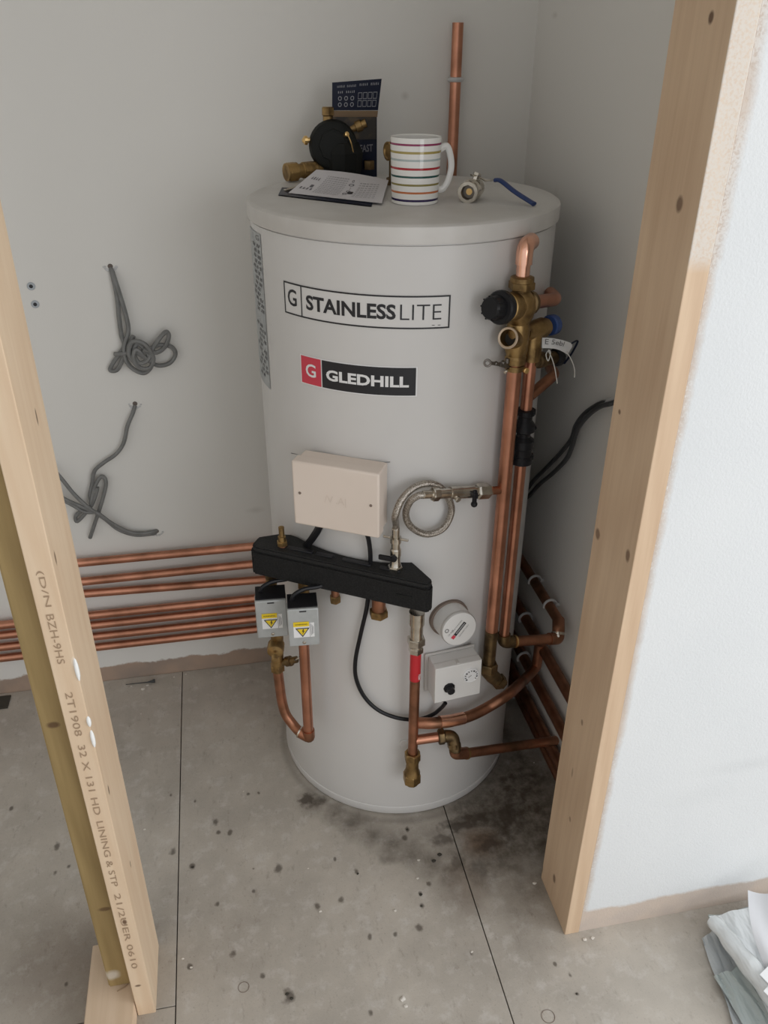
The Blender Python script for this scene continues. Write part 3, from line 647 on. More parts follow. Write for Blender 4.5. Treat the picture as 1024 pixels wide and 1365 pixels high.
# right-hand copper stub
q0 = R1(410)+V((.012, .002, .006)); q1 = pp(742, 399, y=1.335); sd_ = (q1-q0).normalized()
s = B().lathe(q0, sd_, [(0, .0165), (.002, .0200), (.010, .0200), (.012, .0150), (.013, .0115)], 18).done('side_nut', 'brass_dark', va)
s = B().tube(fillet([q0+sd_*.009, q1, q1+V((.004, .040, .0))], .016), .0112, 18).done('copper_stub', 'copper', None, 'short copper pipe leaving the brass pressure valve to the right', 'pipe')
# top copper elbow into the cylinder
tp = R1(376); tz_ = zrow(v1x, v1y, 328)
endq = V((TX-v1x, TY-v1y, 0)).normalized(); bk = V((.60, .80, .04)).normalized()
s = B().tube([tp-Z*.004, V((v1x, v1y, R1(350).z))], .0112, 20).done('copper_pipe', 'copper_bright', None, 'bright copper elbow pipe rising from the top of the brass pressure valve', 'pipe')
B().tube(fillet([V((v1x, v1y, R1(352).z)), V((v1x, v1y, tz_)), V((v1x, v1y, tz_))+bk*.028], .024, 8)+[V((v1x, v1y, tz_))+bk*.032], .0135, 20).done('elbow', 'copper_bright', s)
# second brass body on riser 2 with blue cap
vb = empty('brass_tee', R2(470), 'brass tee with a blue cap beside the pressure valve', 'valve')
c2 = R2(440); dB = (pp(736, 433, y=c2.y+.03)-c2).normalized()
s = B().lathe(c2-dB*.026, dB, [(0, .013), (.014, .0145), (.030, .0165), (.050, .0175), (.056, .0150), (.060, .0150)], 22)
s.tube([c2+Z*.0, R2(480)], .0155, 18); s.hexn(R2(470), Z, -.006, .012, .0165); s.done('body', 'brass', vb)
tipd = (pp(737, 433, y=c2.y+.03)-c2).length
B().lathe(c2+dB*(tipd-.010), dB, [(0, .0160), (.002, .0178), (.014, .0175), (.017, .014), (.0175, .002)], 22).done('blue_cap', 'bluecap', vb)
# branch right at row 478 with dark end
b0 = R2(482); b1 = pp(754, 474, y=b0.y+.04); bd = (b1-b0).normalized(); bl = (b1-b0).length
s = B().lathe(b0, bd, [(0, .012), (.015, .012), (.018, .0140), (.030, .0140), (.032, .0115), (bl*.72, .0115)], 20); s.done('branch', 'brass_dark', vb)
B().lathe(b0+bd*bl*.66, bd, [(0, .0135), (.003, .0160), (.013, .0160), (.017, .012), (.018, .004)], 20).done('branch_cap', 'black', vb)
# white handwritten tag tied over the branch
T0, T1, T2, T3 = pp(723, 450, y=v2y-.005), pp(764, 458, y=v2y+.004), pp(757, 470, y=v2y-.008), pp(723, 464, y=v2y-.018)
s = B().grid(6, 3, lambda u, v_: (T0.lerp(T1, u)).lerp(T3.lerp(T2, u), v_) + V((0, -.004, .004))*math.sin(u*PI) + V((0, 0, -.004))*u**3)
s.grid(6, 1, lambda u, v_: (T0.lerp(T1, u)).lerp(T3.lerp(T2, u), v_) + V((0, -.004, .004))*math.sin(u*PI)+V((0, .0006, -.0004)))
tg = s.done('tag', 'labelwhite', None, 'white handwritten paper tag tied on the brass tee', 'tag')
mpt = lambda u, v_: (T3.lerp(T2, u)).lerp(T0.lerp(T1, u), v_) + V((0, -.004, .004))*math.sin(u*PI) + V((0, -.0012, .0008))
B().text('E 5ebl', .08, .72, .35, .85, mpt).done('handwriting', 'inkgrey', tg, sharp=False)
s = B().tube(spline([T1+V((-.004, 0, 0)), T1+V((.010, .004, .003)), T1.lerp(T2, .5)+V((.006, .006, -.012)), T2+V((-.002, .006, -.022))]), .0028, 6, True, .3); s.done('curled_end', 'navy', tg)
s = B()
s.tube(spline([pp(731, 467, y=v2y-.014), pp(736, 478, y=v2y-.018), pp(740, 492, y=v2y-.02), pp(743, 511, y=v2y-.02)]), .0009, 6)
s.tube(spline([pp(731, 467, y=v2y-.014), pp(728, 473, y=v2y-.018), pp(731, 481, y=v2y-.02), pp(734, 470, y=v2y-.018), pp(731, 466, y=v2y-.015)]), .0009, 6)
s.tube(spline([pp(755, 468, y=v2y-.010), pp(762, 480, y=v2y-.012), pp(766, 492, y=v2y-.012), pp(766, 503, y=v2y-.012)]), .0009, 6)
s.done('string', 'string', tg)
# earth clamp round riser 1
k0 = R1(490); ed = (pp(650, 484, y=v1y-.030)-k0).normalized()
ec = B().lathe(k0-Z*.004, Z, [(0, .0145), (0, .0160), (.009, .0160), (.009, .0145)], 24).done('earth_clamp', 'brass', None, 'brass earth clamp strapped round the thick upright pipe under the valve', 'pipe clamp')
s = B().box(k0+ed*.026+Z*.001, ed, ed.cross(Z).normalized(), Z, .026, .006, .008, .001); s.lathe(k0+ed*.020+Z*.006-ed.cross(Z)*.0, Z, [(0, .004), (.008, .004)], 8)
kk = pp(650, 484, y=v1y-.030)
for i in range(1):
    ring = [kk + (rt0*math.cos(a)+up0*math.sin(a))*.0052 for a in [j*2*PI/14 for j in range(15)]]; s.tube(ring, .0018, 7, False)
ln = (k0-kk).length; s.box(kk.lerp(k0, .42)+Z*.001, ed, ed.cross(Z).normalized(), Z, ln*.62, .004, .006, .001); s.sphere(kk.lerp(k0, .55)+Z*.005, .0048, 1); s.sphere(kk.lerp(k0, .30)+Z*.002, .0042, 1); s.done('wing_bolt', 'gunmetal', ec)
B().tube([k0+ed*.016-Z*.004, k0+ed*.026-Z*.010+V((0, -.004, 0))], .0028, 8).done('clamp_screw', 'chrome', ec)
B().lathe(k0+V((.017, -.004, -.004)), V((.4, -1, 0)), [(-.006, .005), (.006, .005)], 8).done('clamp_screw', 'brass_bright', ec)
# dark pipe leaving to the right behind riser 2
p0_ = pp(706, 528, y=v2y+.028); p1_ = pp(740, 499, y=v2y+.06)
B().tube(fillet([p0_, p1_, p1_+V((.004, .035, 0))], .012), .0100, 16).done('copper_pipe', 'copper_dull', None, 'short dull copper pipe slanting up to the right behind the upright pipes', 'pipe')

# ------------------------------------------------------------------ filling loop
S_ = R1(653); fa = pk(566, 659.5, .040)
fd = (S_-fa).normalized(); FLn = (S_-fa).length
fv = B().lathe(S_-fd*.030, fd, [(0, .0078), (.030, .0078)], 16).done('copper_stub', 'copper_dull', None, 'short copper stub joining the filling loop to the thick upright pipe', 'pipe')
iv = empty('isolating_valve', fa+fd*.045, 'nickel isolating valve lying level with a black handle, by the thick upright pipe', 'valve', 'filling loop valves')
q = fa+fd*.008
L1 = FLn-.030-.010
B().lathe(q, fd, [(0, .0075), (.006, .0075), (.007, .0110), (.020, .0110), (.0205, .0092), (L1*.34, .0092), (L1*.345, .0115), (L1*.72, .0115), (L1*.725, .0095), (L1*.79, .0095)], 20).done('body', 'chrome', iv)
B().hexn(q, fd, L1*.78, L1*1.0, .0145).hexn(q, fd, .007, .021, .0128).done('nut', 'chrome', iv)
tn = (V((S_.x-TX, S_.y-TY, 0))*-1).normalized(); dn = V((fd.y, -fd.x, 0)).normalized()
if dn.y > 0: dn = -dn
B().lathe(q+fd*L1*.42-Z*.004, dn-Z*.3, [(.004, .0055), (.014, .0055), (.0145, .004)], 14).done('bleed_screw', 'chrome', iv)
hb = q+fd*L1*.68
s = B().box(hb+dn*.014, fd, dn, Z, .010, .010, .012, .002).box(hb+dn*.014-Z*.004, fd, dn, Z, .009, .006, .030, .003).sphere(hb+dn*.014-Z*.018, .0062, 2); s.done('handle', 'black', iv)
# lower isolating valve standing on the manifold
t_, n_ = fr(-.5165)
l0 = at_m(527, 764, .030); l1 = at_m(526, 720, .030); ll_ = (l1-l0).length
B().lathe(l0-Z*.014, Z, [(0, .0085), (.022, .0085)], 16).done('copper_stub', 'copper_dull', None, 'copper stub joining the black manifold to the upright nickel valve', 'pipe')
iv2 = empty('isolating_valve', l0, 'nickel isolating valve standing on the black manifold with a black lever', 'valve', 'filling loop valves')
B().lathe(l0+Z*.010, Z, [(0, .0105), (.008, .0105), (.010, .0095), (ll_*.40, .0095), (ll_*.42, .0105), (ll_*.60, .0105), (ll_*.64, .0085), (ll_*.80, .0085), (ll_*.81, .0105), (ll_*.95, .0105)], 20).done('body', 'chrome', iv2)
B().hexn(l0+Z*.002, Z, 0, .015, .0142).done('nut', 'chrome', iv2)
s = B()
for sgn in (-1, 1): s.box(l0+Z*(.010+ll_*.92)+t_*sgn*.0165, t_, n_, Z, .015, .003, .005, .001)
s.done('wing', 'chrome', iv2)
hc = l0+Z*(.012+ll_*.38)+n_*.012
s = B().lathe(hc-n_*.004, n_, [(0, .0065), (.006, .0065), (.007, .004)], 14).box(hc-t_*.016+n_*.002, t_, n_, Z, .024, .006, .010, .002); s.done('lever', 'black', iv2)
# braided hose
hp = [(526, 714, .040), (525.4, 700, .040), (527, 688, .044), (535.5, 666.5, .036), (552, 650, .026), (571, 644.6, .020), (587.5, 650, .016), (600, 669, .014), (601, 686, .014), (590, 705, .016), (568, 712, .020), (548, 702, .026), (541, 685.6, .032), (546.5, 669, .038), (557, 661, .040), (563, 660, .040)]
hl = [pk(*h) for h in hp]; hl[0] = l0+Z*(.012+ll_*.97); hl[1] = hl[0]+Z*.022+(hl[2]-hl[0]).normalized()*.004; hl.append(fa+fd*.002)
hs = B().tube(spline(hl, 8), .0064, 12).done('braided_hose', 'braid', None, 'braided steel filling hose curled in a loop on the cylinder front', 'hose')
B().lathe(hl[0]-Z*.004, (hl[1]-hl[0]), [(0, .0074), (.020, .0074), (.021, .0066)], 16).lathe(fa-fd*.004, fd, [(0, .0066), (.001, .0074), (.014, .0074)], 16).done('ferrule', 'chrome', hs)

# ------------------------------------------------------------------ riser 3 below the manifold's right end
V3 = pk(552.5, 930, .040); R3 = lambda py: V((V3.x, V3.y, zrow(V3.x, V3.y, py)))
p3 = B().tube([R3(870), R3(1010)], .0103, 20).done('copper_pipe', 'copper_dull', None, 'upright copper pipe with a red band under the right end of the manifold', 'pipe')
B().tube([R3(866), R3(905)], .0110, 20).done('red_band', 'red', p3, label='red plastic sleeve')
q = R3(905); B().text('HOT', 0, 1, 0, 1, lambda u, v_: V((V3.x+.004+.004*v_, V3.y-.0105, q.z+.006+.014*u)), .02).done('lettering', 'labelwhite', p3, sharp=False)
ch = empty('union_coupling', R3(868), 'nickel compression coupling above the red banded pipe', 'pipe fitting')
dz = R3(822).z-R3(868).z
B().lathe(R3(868), Z, [(0, .0125), (dz*.18, .0125), (dz*.2, .0105), (dz*.36, .0105), (dz*.38, .0130), (dz*.78, .0125), (dz*.80, .0150), (dz+.012, .0150)], 22).done('body', 'chrome', ch)
B().hexn(R3(866), Z, dz*.16, dz*.36, .0180).hexn(R3(868), Z, -.002, dz*.14, .0150).done('nut', 'chrome', ch)
dr = empty('compression_fitting', R3(1046), 'brass compression fitting capping the foot of the red banded pipe', 'pipe fitting')
dz = R3(1003).z-R3(1043).z
B().lathe(R3(1043), Z, [(0, .0145), (dz*.08, .0165), (dz*.35, .0175), (dz*.42, .0145), (dz*.62, .0130), (dz*.80, .0160), (dz*.98, .0160), (dz, .0110)], 22).done('body', 'brass', dr)
B().hexn(R3(1043), Z, .002, dz*.34, .0195).hexn(R3(1043), Z, dz*.76, dz, .0175).done('nut', 'brass', dr)
# pipe run 1: bends away to the right from riser 3
a0 = R3(968)+V((.004, .010, 0)); pts = [a0, pk(575, 964, .038), pk(600, 961, .036), pk(625, 955, .034), pk(650, 943, .036), pk(678, 925, .048), pp(700, 905, y=1.385), pp(712, 893, y=1.42)]
zt4 = zrow(pts[-1].x, pts[-1].y, 862)
pr = B().tube(spline(pts, 6)[:-1]+fillet([pts[-1], pts[-1]+V((.008, .006, .006)), V((pts[-1].x+.010, pts[-1].y+.008, zt4))], .02)[1:], .0118, 18).done('copper_pipe', 'copper_dull', None, 'curved copper pipe sweeping right from the red banded pipe, upper of the two', 'pipe')
ca, cb = pts[1], pts[3]; B().tube([pk(586, 962.5, .037), pk(600, 961, .036), pk(618, 957, .034)], .0132, 18).done('coupling', 'copper_bright', pr)
# pipe run 2: short stub, compression elbow, long level pipe to the right wall
b0 = R3(987)+V((.006, 0, 0)); b1 = pk(586, 982, .042)
p5 = B().tube([b0, b1], .0105, 18).done('copper_pipe', 'copper', None, 'lower copper pipe run leading right from the red banded pipe to the wall', 'pipe')
n0 = pk(584, 982.5, .042); nd_ = (b1-b0).normalized(); b2 = pk(604, 981, .046); b3 = pk(607, 1004, .060)
B().hexn(n0, nd_, 0, .014, .0170).done('nut', 'brass_dark', p5)
B().tube(fillet([n0+nd_*.012, b2, b3+V((0, 0, .004))], .015), .0130, 18).lathe(b2.lerp(b3, .40), b3-b2, [(0, .0150), (.010, .0150)], 6, False).done('compression_elbow', 'brass_dark', p5)
e_ = pp(741, 987, x=.668); b4 = pk(622, 1004, .056)
B().tube(fillet([b3+Z*.010, b3-Z*.001, b4], .012), .0128, 18).done('elbow', 'copper_dull', p5)
B().lathe(b4-(e_-b4).normalized()*.002, e_-b4, [(0, .0134), (.004, .0134)], 18).done('solder_ring', 'brass', p5)
B().tube([b4, e_], .0105, 18).done('long_leg', 'copper_dull', p5)

# ------------------------------------------------------------------ immersion heater head
c = pk(598, 822, 0); nrm = V((c.x-TX, c.y-TY, 0)).normalized()
ih = empty('immersion_heater', c, 'round grey immersion heater head on the cylinder front above the thermostat', 'heater')
fdir = (nrm+V((.0, 0, .10))).normalized()
B().lathe(c-nrm*.006, nrm, [(0, .0405), (.012, .0405), (.013, .038)], 40).done('gasket_ring', 'gasket', ih)
B().lathe(c-nrm*.002, fdir, [(0, .0365), (.049, .0360), (.052, .0350), (.0525, .032), (.0527, .002)], 40).done('cap', 'white', ih)
B().lathe(c-nrm*.002, fdir, [(.044, .0366), (.046, .0369), (.0485, .0366)], 40, cap=False).done('cap_rim', 'greyplas', ih)
u_ = V((fdir.y, -fdir.x, 0)).normalized(); u_ = u_ if u_.x > 0 else -u_; v2_ = u_.cross(fdir).normalized(); v2_ = v2_ if v2_.z > 0 else -v2_
fcn = c-nrm*.002+fdir*.0531
ca_, sa_ = math.cos(D(48)), math.sin(D(48)); mu = lambda x, y, e=0: fcn + u_*(x*ca_-y*sa_)*1.25 + v2_*(x*sa_+y*ca_)*1.25 + fdir*e
fb = B().grid(1, 1, lambda u, v_: mu(-.012+.026*u, -.0028+.0056*v_), False).done('black_bar', 'ink', ih)
B().text('IMMERSION', -.008, .012, -.0012, .0014, lambda x, y: mu(x, y, .0003)).done('lettering', 'labelwhite', ih, sharp=False)
B().grid(1, 1, lambda u, v_: mu(-.0185+.006*u, -.003+.006*v_, .0001), False).done('red_square', 'redlab', ih)
B().text('CE 3kW', -.018, -.006, .008, .0105, mu).text('240V AC TO BS EN 60335', -.010, .014, .0065, .0088, mu).text('DISCONNECT SUPPLY', -.010, .014, -.0090, -.0068, mu).text('o', -.016, -.009, .014, .021, mu).done('small_print', 'inkgrey', ih, sharp=False)

# ------------------------------------------------------------------ thermostat box
t_, n_ = fr(.1013); fc = V((.3982, 1.2174, .4219)); ro = .0142
tt = (t_*math.cos(ro)+Z*math.sin(ro)); zz_ = (-t_*math.sin(ro)+Z*math.cos(ro))
th = empty('thermostat_box', fc-n_*.045-Z*.045, 'white boxed thermostat with black knob and round dial on the cylinder', 'thermostat')
B().box(fc-n_*.009, tt, -n_, zz_, .099, .018, .0893, .002).done('cover', 'white', th)
B().box(fc-n_*.0310, tt, -n_, zz_, .097, .026, .0873, .002).done('case', 'white', th)
B().box(fc-n_*.0460-tt*.002, tt, -n_, zz_, .106, .004, .096, .001).done('mounting_plate', 'greyplas', th)
B().box(fc-n_*.009+zz_*.0447, tt, -n_, zz_, .006, .012, .003, .0008).done('clip_notch', 'greyplas', th)
kp = fc - tt*.019 - zz_*.010
B().lathe(kp-n_*.001, n_, [(0, .0125), (.003, .012), (.004, .0085), (.014, .0080), (.0145, .002)], 9, False).done('knob', 'black', th)
dp_ = fc + tt*.026 + zz_*.012
dl = B().lathe(dp_-n_*.001, n_, [(0, .0175), (.004, .0172), (.005, .0160), (.0042, .0150), (.0040, .001)], 32).done('dial', 'labelwhite', th)
s = B()
for k in range(11):
    a = D(220-26*k); q = dp_+n_*.0044+(tt*math.cos(a)+zz_*math.sin(a))*.0125; e_r = tt*math.cos(a)+zz_*math.sin(a); s.box(q, e_r, e_r.cross(n_), n_, .0030, .0016 if k % 3 else .003, .0003)
s.box(dp_+n_*.0046-tt*.003, (tt*.8+zz_*.5).normalized(), (zz_*.8-tt*.5).normalized(), n_, .008, .0006, .0003); s.done('dial_marks', 'ink', th)
B().lathe(fc-zz_*.044-tt*.026-n_*.016, -Z, [(0, .0075), (.006, .0075), (.007, .0055), (.012, .0050)], 14).done('cable_gland', 'black', th)

# ------------------------------------------------------------------ left-wall pipework
py_ = 1.842
rows = [((107, 750), (329, 730)), ((113, 775), (327, 752.6)), ((117, 790), (348, 777.5)), ((123, 820), (337, 798.5)), ((127, 833), (337, 811)), ((130, 848), (339, 825.5)), ((134, 862), (341, 839))]
wz = []
for i, (pa_, pb_) in enumerate(rows):
    A_, B_ = pp(*pa_, y=py_), pp(*pb_, y=py_); d = (B_-A_); d.y = 0
    sl_ = d.z/d.x; xr = .640; xl = -1.85
    Pr = V((xr, py_, B_.z + sl_*.2*(xr-B_.x))); Pl = V((A_.x-.12, py_, A_.z - sl_*.12)); wz.append(B_.z)
    if i < 3: path = fillet([Pr, Pl, Pl+V((0, .0, .5)) if i == 2 else Pl+V((-.0, 0, .55))], .03)
    if i < 3: Pl.x -= .0 + .025*i; path = fillet([Pr, V((Pl.x, py_-(.001 if i else .0), Pl.z)), V((Pl.x, py_, 1.0))], .03); 
    if i < 3:
        path = [Pr, V((A_.x-.07-.0*i, py_, A_.z))]
    else: path = [Pr, A_, V((xl, py_, A_.z-.00))]
    B().tube(path, .0108, 14).done('copper_pipe', 'copper', None, ['topmost', 'second from top', 'third from top', 'fourth from top', 'third from bottom', 'second from bottom', 'lowest'][i]+' level copper pipe along the back wall left of the cylinder', 'pipe', 'level copper pipes on the back wall')
# right wall pipes running toward the partition
rx_ = .668; RWZ = []
for k, ((a_, c_), lab) in enumerate([(((728, 868), (757, 928)), 'upper'), (((716, 905), (746, 972)), 'middle'), (((700, 920), (735, 1005)), 'third'), (((728, 1000), (741, 1026)), 'lowest')]):
    P0, P1 = pp(*a_, x=rx_), pp(*c_, x=rx_); zc = (P0.z+P1.z)/2; RWZ.append(zc)
    B().tube([V((rx_, 1.80, zc)), V((rx_, 1.06, zc))], .0125, 14).done('copper_pipe', 'copper_dull', None, lab+' dull copper pipe along the right wall beside the cylinder', 'pipe', 'copper pipes on the right wall')
def prow(q):
    d = q-CP; return 512+FPX*d.dot(rt)/d.dot(fw)
for k, (pipe_z, tx_) in enumerate([(z_, 701 - 3*i_) for i_, z_ in enumerate(RWZ)]):
    yy = min([1.3+.004*i for i in range(115)], key=lambda y_: abs(prow(V((rx_, y_, pipe_z)))-tx_)); c = V((rx_, yy, pipe_z)); s = B()
    s.tube([c+V((math.cos(a), 0, math.sin(a)))*.0162 for a in [D(-30+i*24) for i in range(11)]], .0034, 6, True)
    s.tube([c+V((.0155, 0, -.004)), V((WX-.0003, c.y, c.z-.004))], .005, 8); s.done('pipe_clip', 'clipwhite', None, ['upper', 'second', 'third', 'lowest'][k]+' white pipe clip in the dark gap right of the cylinder', 'pipe clip', 'white pipe clips beside the cylinder')
# high pipe with elbows joining riser 2
A1 = pp(706, 760, x=rx_); A2 = pp(737, 812, x=rx_); z9 = (A1.z+A2.z)/2
Q0 = V((v2x, v2y, zrow(v2x, v2y, 856))); Q1 = pp(744, 851, x=.648); Q1.z = Q1.z; Q2 = V((A2.x, A2.y-.004, z9))
pj = B().tube([Q0+(Q1-Q0).normalized()*.020, Q1-(Q1-Q0).normalized()*.018], .0112, 18).done('copper_pipe', 'copper_dull', None, 'level copper pipe from the foot of the thinner upright pipe to the right wall', 'pipe')
B().tube(fillet([Q0+Z*.022, Q0, Q0+(Q1-Q0).normalized()*.024], .018), .0134, 18).done('elbow', 'brass_dark', pj)
B().lathe(Q0+(Q1-Q0).normalized()*.026, Q1-Q0, [(0, .0136), (.004, .0136)], 16).done('solder_ring', 'brass_bright', pj)
up2 = V((Q1.x+.004, Q1.y+.012, z9))
B().tube(fillet([Q1-(Q1-Q0).normalized()*.024, Q1, Q1.lerp(up2, .6), up2, V((rx_-.004, up2.y+.03, z9))], .014), .0134, 18).done('elbow', 'copper_dull', pj)
B().lathe(Q1.lerp(up2, .55), up2-Q1, [(-.003, .0142), (.001, .0146), (.003, .0142)], 18).lathe(Q1.lerp(up2, .2), V((-.5, -1, 1)), [(.010, .003), (.0165, .003)], 8).done('solder_ring', 'chrome', pj)
B().tube([V((rx_-.004, up2.y+.03, z9)), V((rx_-.004, 1.80, z9))], .0115, 16).done('wall_leg', 'copper_dull', pj)
for k, (px, py) in enumerate([(716, 760), (735, 804)]):
    c = V((rx_-.002, pp(px, py, x=rx_).y, z9)); s = B()
    s.tube([c+V((math.cos(a), 0, math.sin(a)))*.0150 for a in [D(-40-i*-24) for i in range(11)]], .003, 6, True)
    s.tube([c+V((.012, 0, .0)), V((WX-.0003, c.y, c.z))], .005, 8); s.done('pipe_clip', 'clipwhite', None, ['far', 'near'][k]+' white pipe clip on the top pipe of the right wall', 'pipe clip')

# upright pipe on the back wall above the cylinder
q0 = pp(608, 30, y=1.838); vx = pp(606, 140, y=1.838).x
vp = B().lathe(V((vx, 1.838, .42)), Z, [(0, .0112), (q0.z-.42, .0112), (q0.z-.42, .0098), (q0.z-.45, .0098)], 22, cap=False).done('copper_pipe', 'copper', None, 'open-ended upright copper pipe on the back wall above the cylinder', 'pipe')
zc = pp(605, 106, y=1.838).z
s = B().tube([V((vx, 1.838, zc))+V((math.cos(a), -math.sin(a), 0))*.0125 for a in [D(-30+i*24) for i in range(11)]], .0045, 8)
s.box((vx, 1.8585, zc), X, Y, Z, .016, .011, .012, .002); s.done('pipe_clip', 'clipwhite', None, 'pale clip holding the open-ended upright pipe to the back wall', 'pipe clip')

# ------------------------------------------------------------------ wall cables, plugs
def hole(px, py, r=.006):
    c = pp(px, py, y=BY-.0003); return B().lathe(c, -Y, [(0, r), (.0006, r), (.0007, r*.5)], 14)
def hole_thing(px, py, par):
    B().lathe(pp(px, py, y=BY-.0002), -Y, [(0, .0055), (.0008, .0052), (.0009, .002)], 14).done('wall_hole', 'holebrown', par)
    s = B(); r2_ = random.Random(px)
    for k in range(7): a = PI*(1.05+.9*k/6); s.sphere(pp(px+8*math.cos(a), py-6*math.sin(a), y=BY-.0010), .0022+.0012*r2_.random(), 1, (1.3, .5, 1), .25)
    s.done('broken_plaster_rim', 'clipwhite', par)
cab = lambda pts, dy=.006: [pp(x_, y_, y=BY-(pts_d)) for (x_, y_, pts_d) in pts]
q = [(148, 358, -.001), (150, 366, .010), (156, 395, .014), (159, 425, .014), (162, 447, .014), (165, 462, .012), (152, 482, .010), (147, 493, .010), (156, 493, .012), (164, 478, .016), (172, 460, .020), (178, 448, .024)]
c1 = B().tube(spline(cab(q)), .0050, 8); q2 = [(150, 362, -.001), (153, 372, .016), (162, 400, .018), (169, 425, .018), (171, 442, .018), (166, 462, .020), (168, 480, .022), (178, 492, .024), (193, 497, .024), (203, 485, .026), (196, 470, .028), (184, 458, .028), (178, 470, .030), (186, 484, .032), (198, 478, .030), (205, 462, .026), (220, 443, .022), (225, 448, .020), (220, 462, .022), (208, 470, .026), (190, 466, .034)]
c1.tube(spline(cab(q2)), .0050, 8)
q3 = [(190, 470, .030), (198, 466, .028), (212, 460, .020), (228, 462, .016), (234, 472, .014), (226, 484, .014), (210, 487, .016), (195, 478, .030), (182, 466, .036), (178, 478, .038), (186, 490, .034), (200, 490, .030), (204, 476, .030), (192, 458, .036), (176, 456, .036), (172, 472, .034), (180, 484, .036)]
c1.tube(spline(cab(q3)), .0050, 8); c1.tube(spline(cab([(153, 472, .012), (162, 472, .020), (180, 470, .03), (192, 476, .03)])), .0050, 8)
o = c1.done('coiled_cable', 'grey_cable', None, 'grey cable coiled in a knot, hanging from the upper wall hole', 'cable', 'grey cables on the back wall', split='strand'); hole_thing(147, 355, o)
q = [(180, 541, -.001), (177, 551, .010), (170, 568, .014), (165, 590, .014), (155, 605, .014), (138, 617, .014), (126, 628, .014), (123, 645, .014), (120, 660, .016), (122, 672, .02), (114, 684, .018), (103, 695, .014), (101, 688, .012), (108, 682, .014), (120, 676, .022), (126, 664, .02), (130, 650, .02), (124, 660, .02), (121, 672, .024), (126, 650, .018), (134, 636, .014), (140, 638, .014), (141, 648, .014), (136, 668, .02), (129, 690, .018), (120, 717, .012)]
o = B().tube(spline(cab(q), 6), .0048, 8).done('loose_cable', 'grey_cable', None, 'grey cable hanging loosely from the middle wall hole', 'cable', 'grey cables on the back wall'); hole_thing(180, 538, o)
c1 = B().tube(spline(cab([(209, 707, -.001), (203, 709, .008), (190, 711, .012), (172, 709, .014), (150, 698, .024), (130, 684, .030), (110, 676, .030), (88, 666, .024), (70, 655, .02), (50, 640, .02)])), .0048, 8)
c1.tube(spline(cab([(208, 710, -.001), (200, 712, .006), (180, 713, .010), (158, 706, .014), (140, 692, .022), (120, 678, .034), (100, 660, .030), (82, 638, .024), (66, 620, .018)])), .0048, 8)
c1.tube(spline(cab([(125, 683, .03), (112, 682, .03), (98, 674, .028), (80, 664, .02), (60, 650, .02)])), .0048, 8)
o = c1.done('cable_bundle', 'grey_cable', None, 'pair of grey cables running left from the lowest wall hole behind the timber', 'cable', 'grey cables on the back wall', split='strand'); hole_thing(209, 708, o)
for k, (px, py) in enumerate([(41.5, 381.5), (47, 405.5)]):
    c = pp(px, py, y=BY-.0002); o = B().lathe(c, -Y, [(0, .0085), (.002, .0080), (.0026, .0066), (.0018, .0048), (.0018, .0040)], 20, cap=False).done('wall_plug', simple('plug_grey_%d' % k, (.42, .45, .48), .5), None, ['upper', 'lower'][k]+' grey screw plug in the back wall at the far left', 'wall plug', 'wall plugs beside the left timber')
    B().lathe(c-Y*.0005, -Y, [(0, .0045), (.0012, .0042), (.0013, .001)], 12).done('socket', 'ink', o)
q = lambda px, py, dx: pp(px, py, x=WX-dx)
c1 = B().tube(spline([q(826, 531, .001), q(812, 535, .010), q(798, 539, .014), q(780, 551, .014), q(768, 567, .014), q(762, 585, .014), q(748, 603, .014), q(730, 622, .014), q(712, 640, .014), q(700, 656, .014), q(690, 668, .016)]), .0048, 8)
c1.tube(spline([q(828, 533, .001), q(814, 538, .022), q(800, 542, .024), q(784, 554, .024), q(770, 572, .024), q(763, 594, .022), q(755, 612, .018), q(738, 630, .018), q(720, 645, .018), q(706, 660, .018), q(692, 672, .018)]), .0048, 8)
o = c1.done('dark_cable', 'dark_cable', None, 'pair of dark cables drooping from the right wall behind the cylinder', 'cable', split='strand')
B().tube([q(830, 529, .004), q(812, 535, .010), q(801, 538, .013)], .0053, 8).done('stripped_sheath', 'clipwhite', o)

# ------------------------------------------------------------------ things on the cylinder lid
LZ = TH+.0002
T = lambda px, py, h=0: pp(px, py, z=LZ+h)
vd = V((.22, .975, 0)).normalized()      # horizontal view direction here
f_ = T(553, 275); mgc = f_ + vd*.0405; mgr = .0405
mg = empty('mug', mgc, 'white mug with thin coloured stripes on the cylinder lid', 'mug')
H = MUG_H
B().lathe(mgc, Z, [(0, mgr*.93), (.0015, mgr*.975), (.004, mgr*.985), (H*.5, mgr*1.02), (H-.002, mgr*1.06), (H, mgr*1.045), (H-.002, mgr*.985), (H*.5, mgr*.95), (.006, mgr*.9), (.005, .002)], 64).done('cup', 'mug', mg)
hd = V((1, .05, 0)).normalized(); hp_ = [mgc+hd*(mgr*1.03)+Z*H*.80, mgc+hd*(mgr*1.03+.012)+Z*H*.84, mgc+hd*(mgr*1.03+.019)+Z*H*.70, mgc+hd*(mgr*1.03+.0215)+Z*H*.52, mgc+hd*(mgr*1.03+.0165)+Z*H*.32, mgc+hd*(mgr*1.03+.008)+Z*H*.20, mgc+hd*(mgr*1.0-.001)+Z*H*.18]
B().tube(spline(hp_), .0038, 12, True, 1.5).done('handle', 'mugwhite', mg)
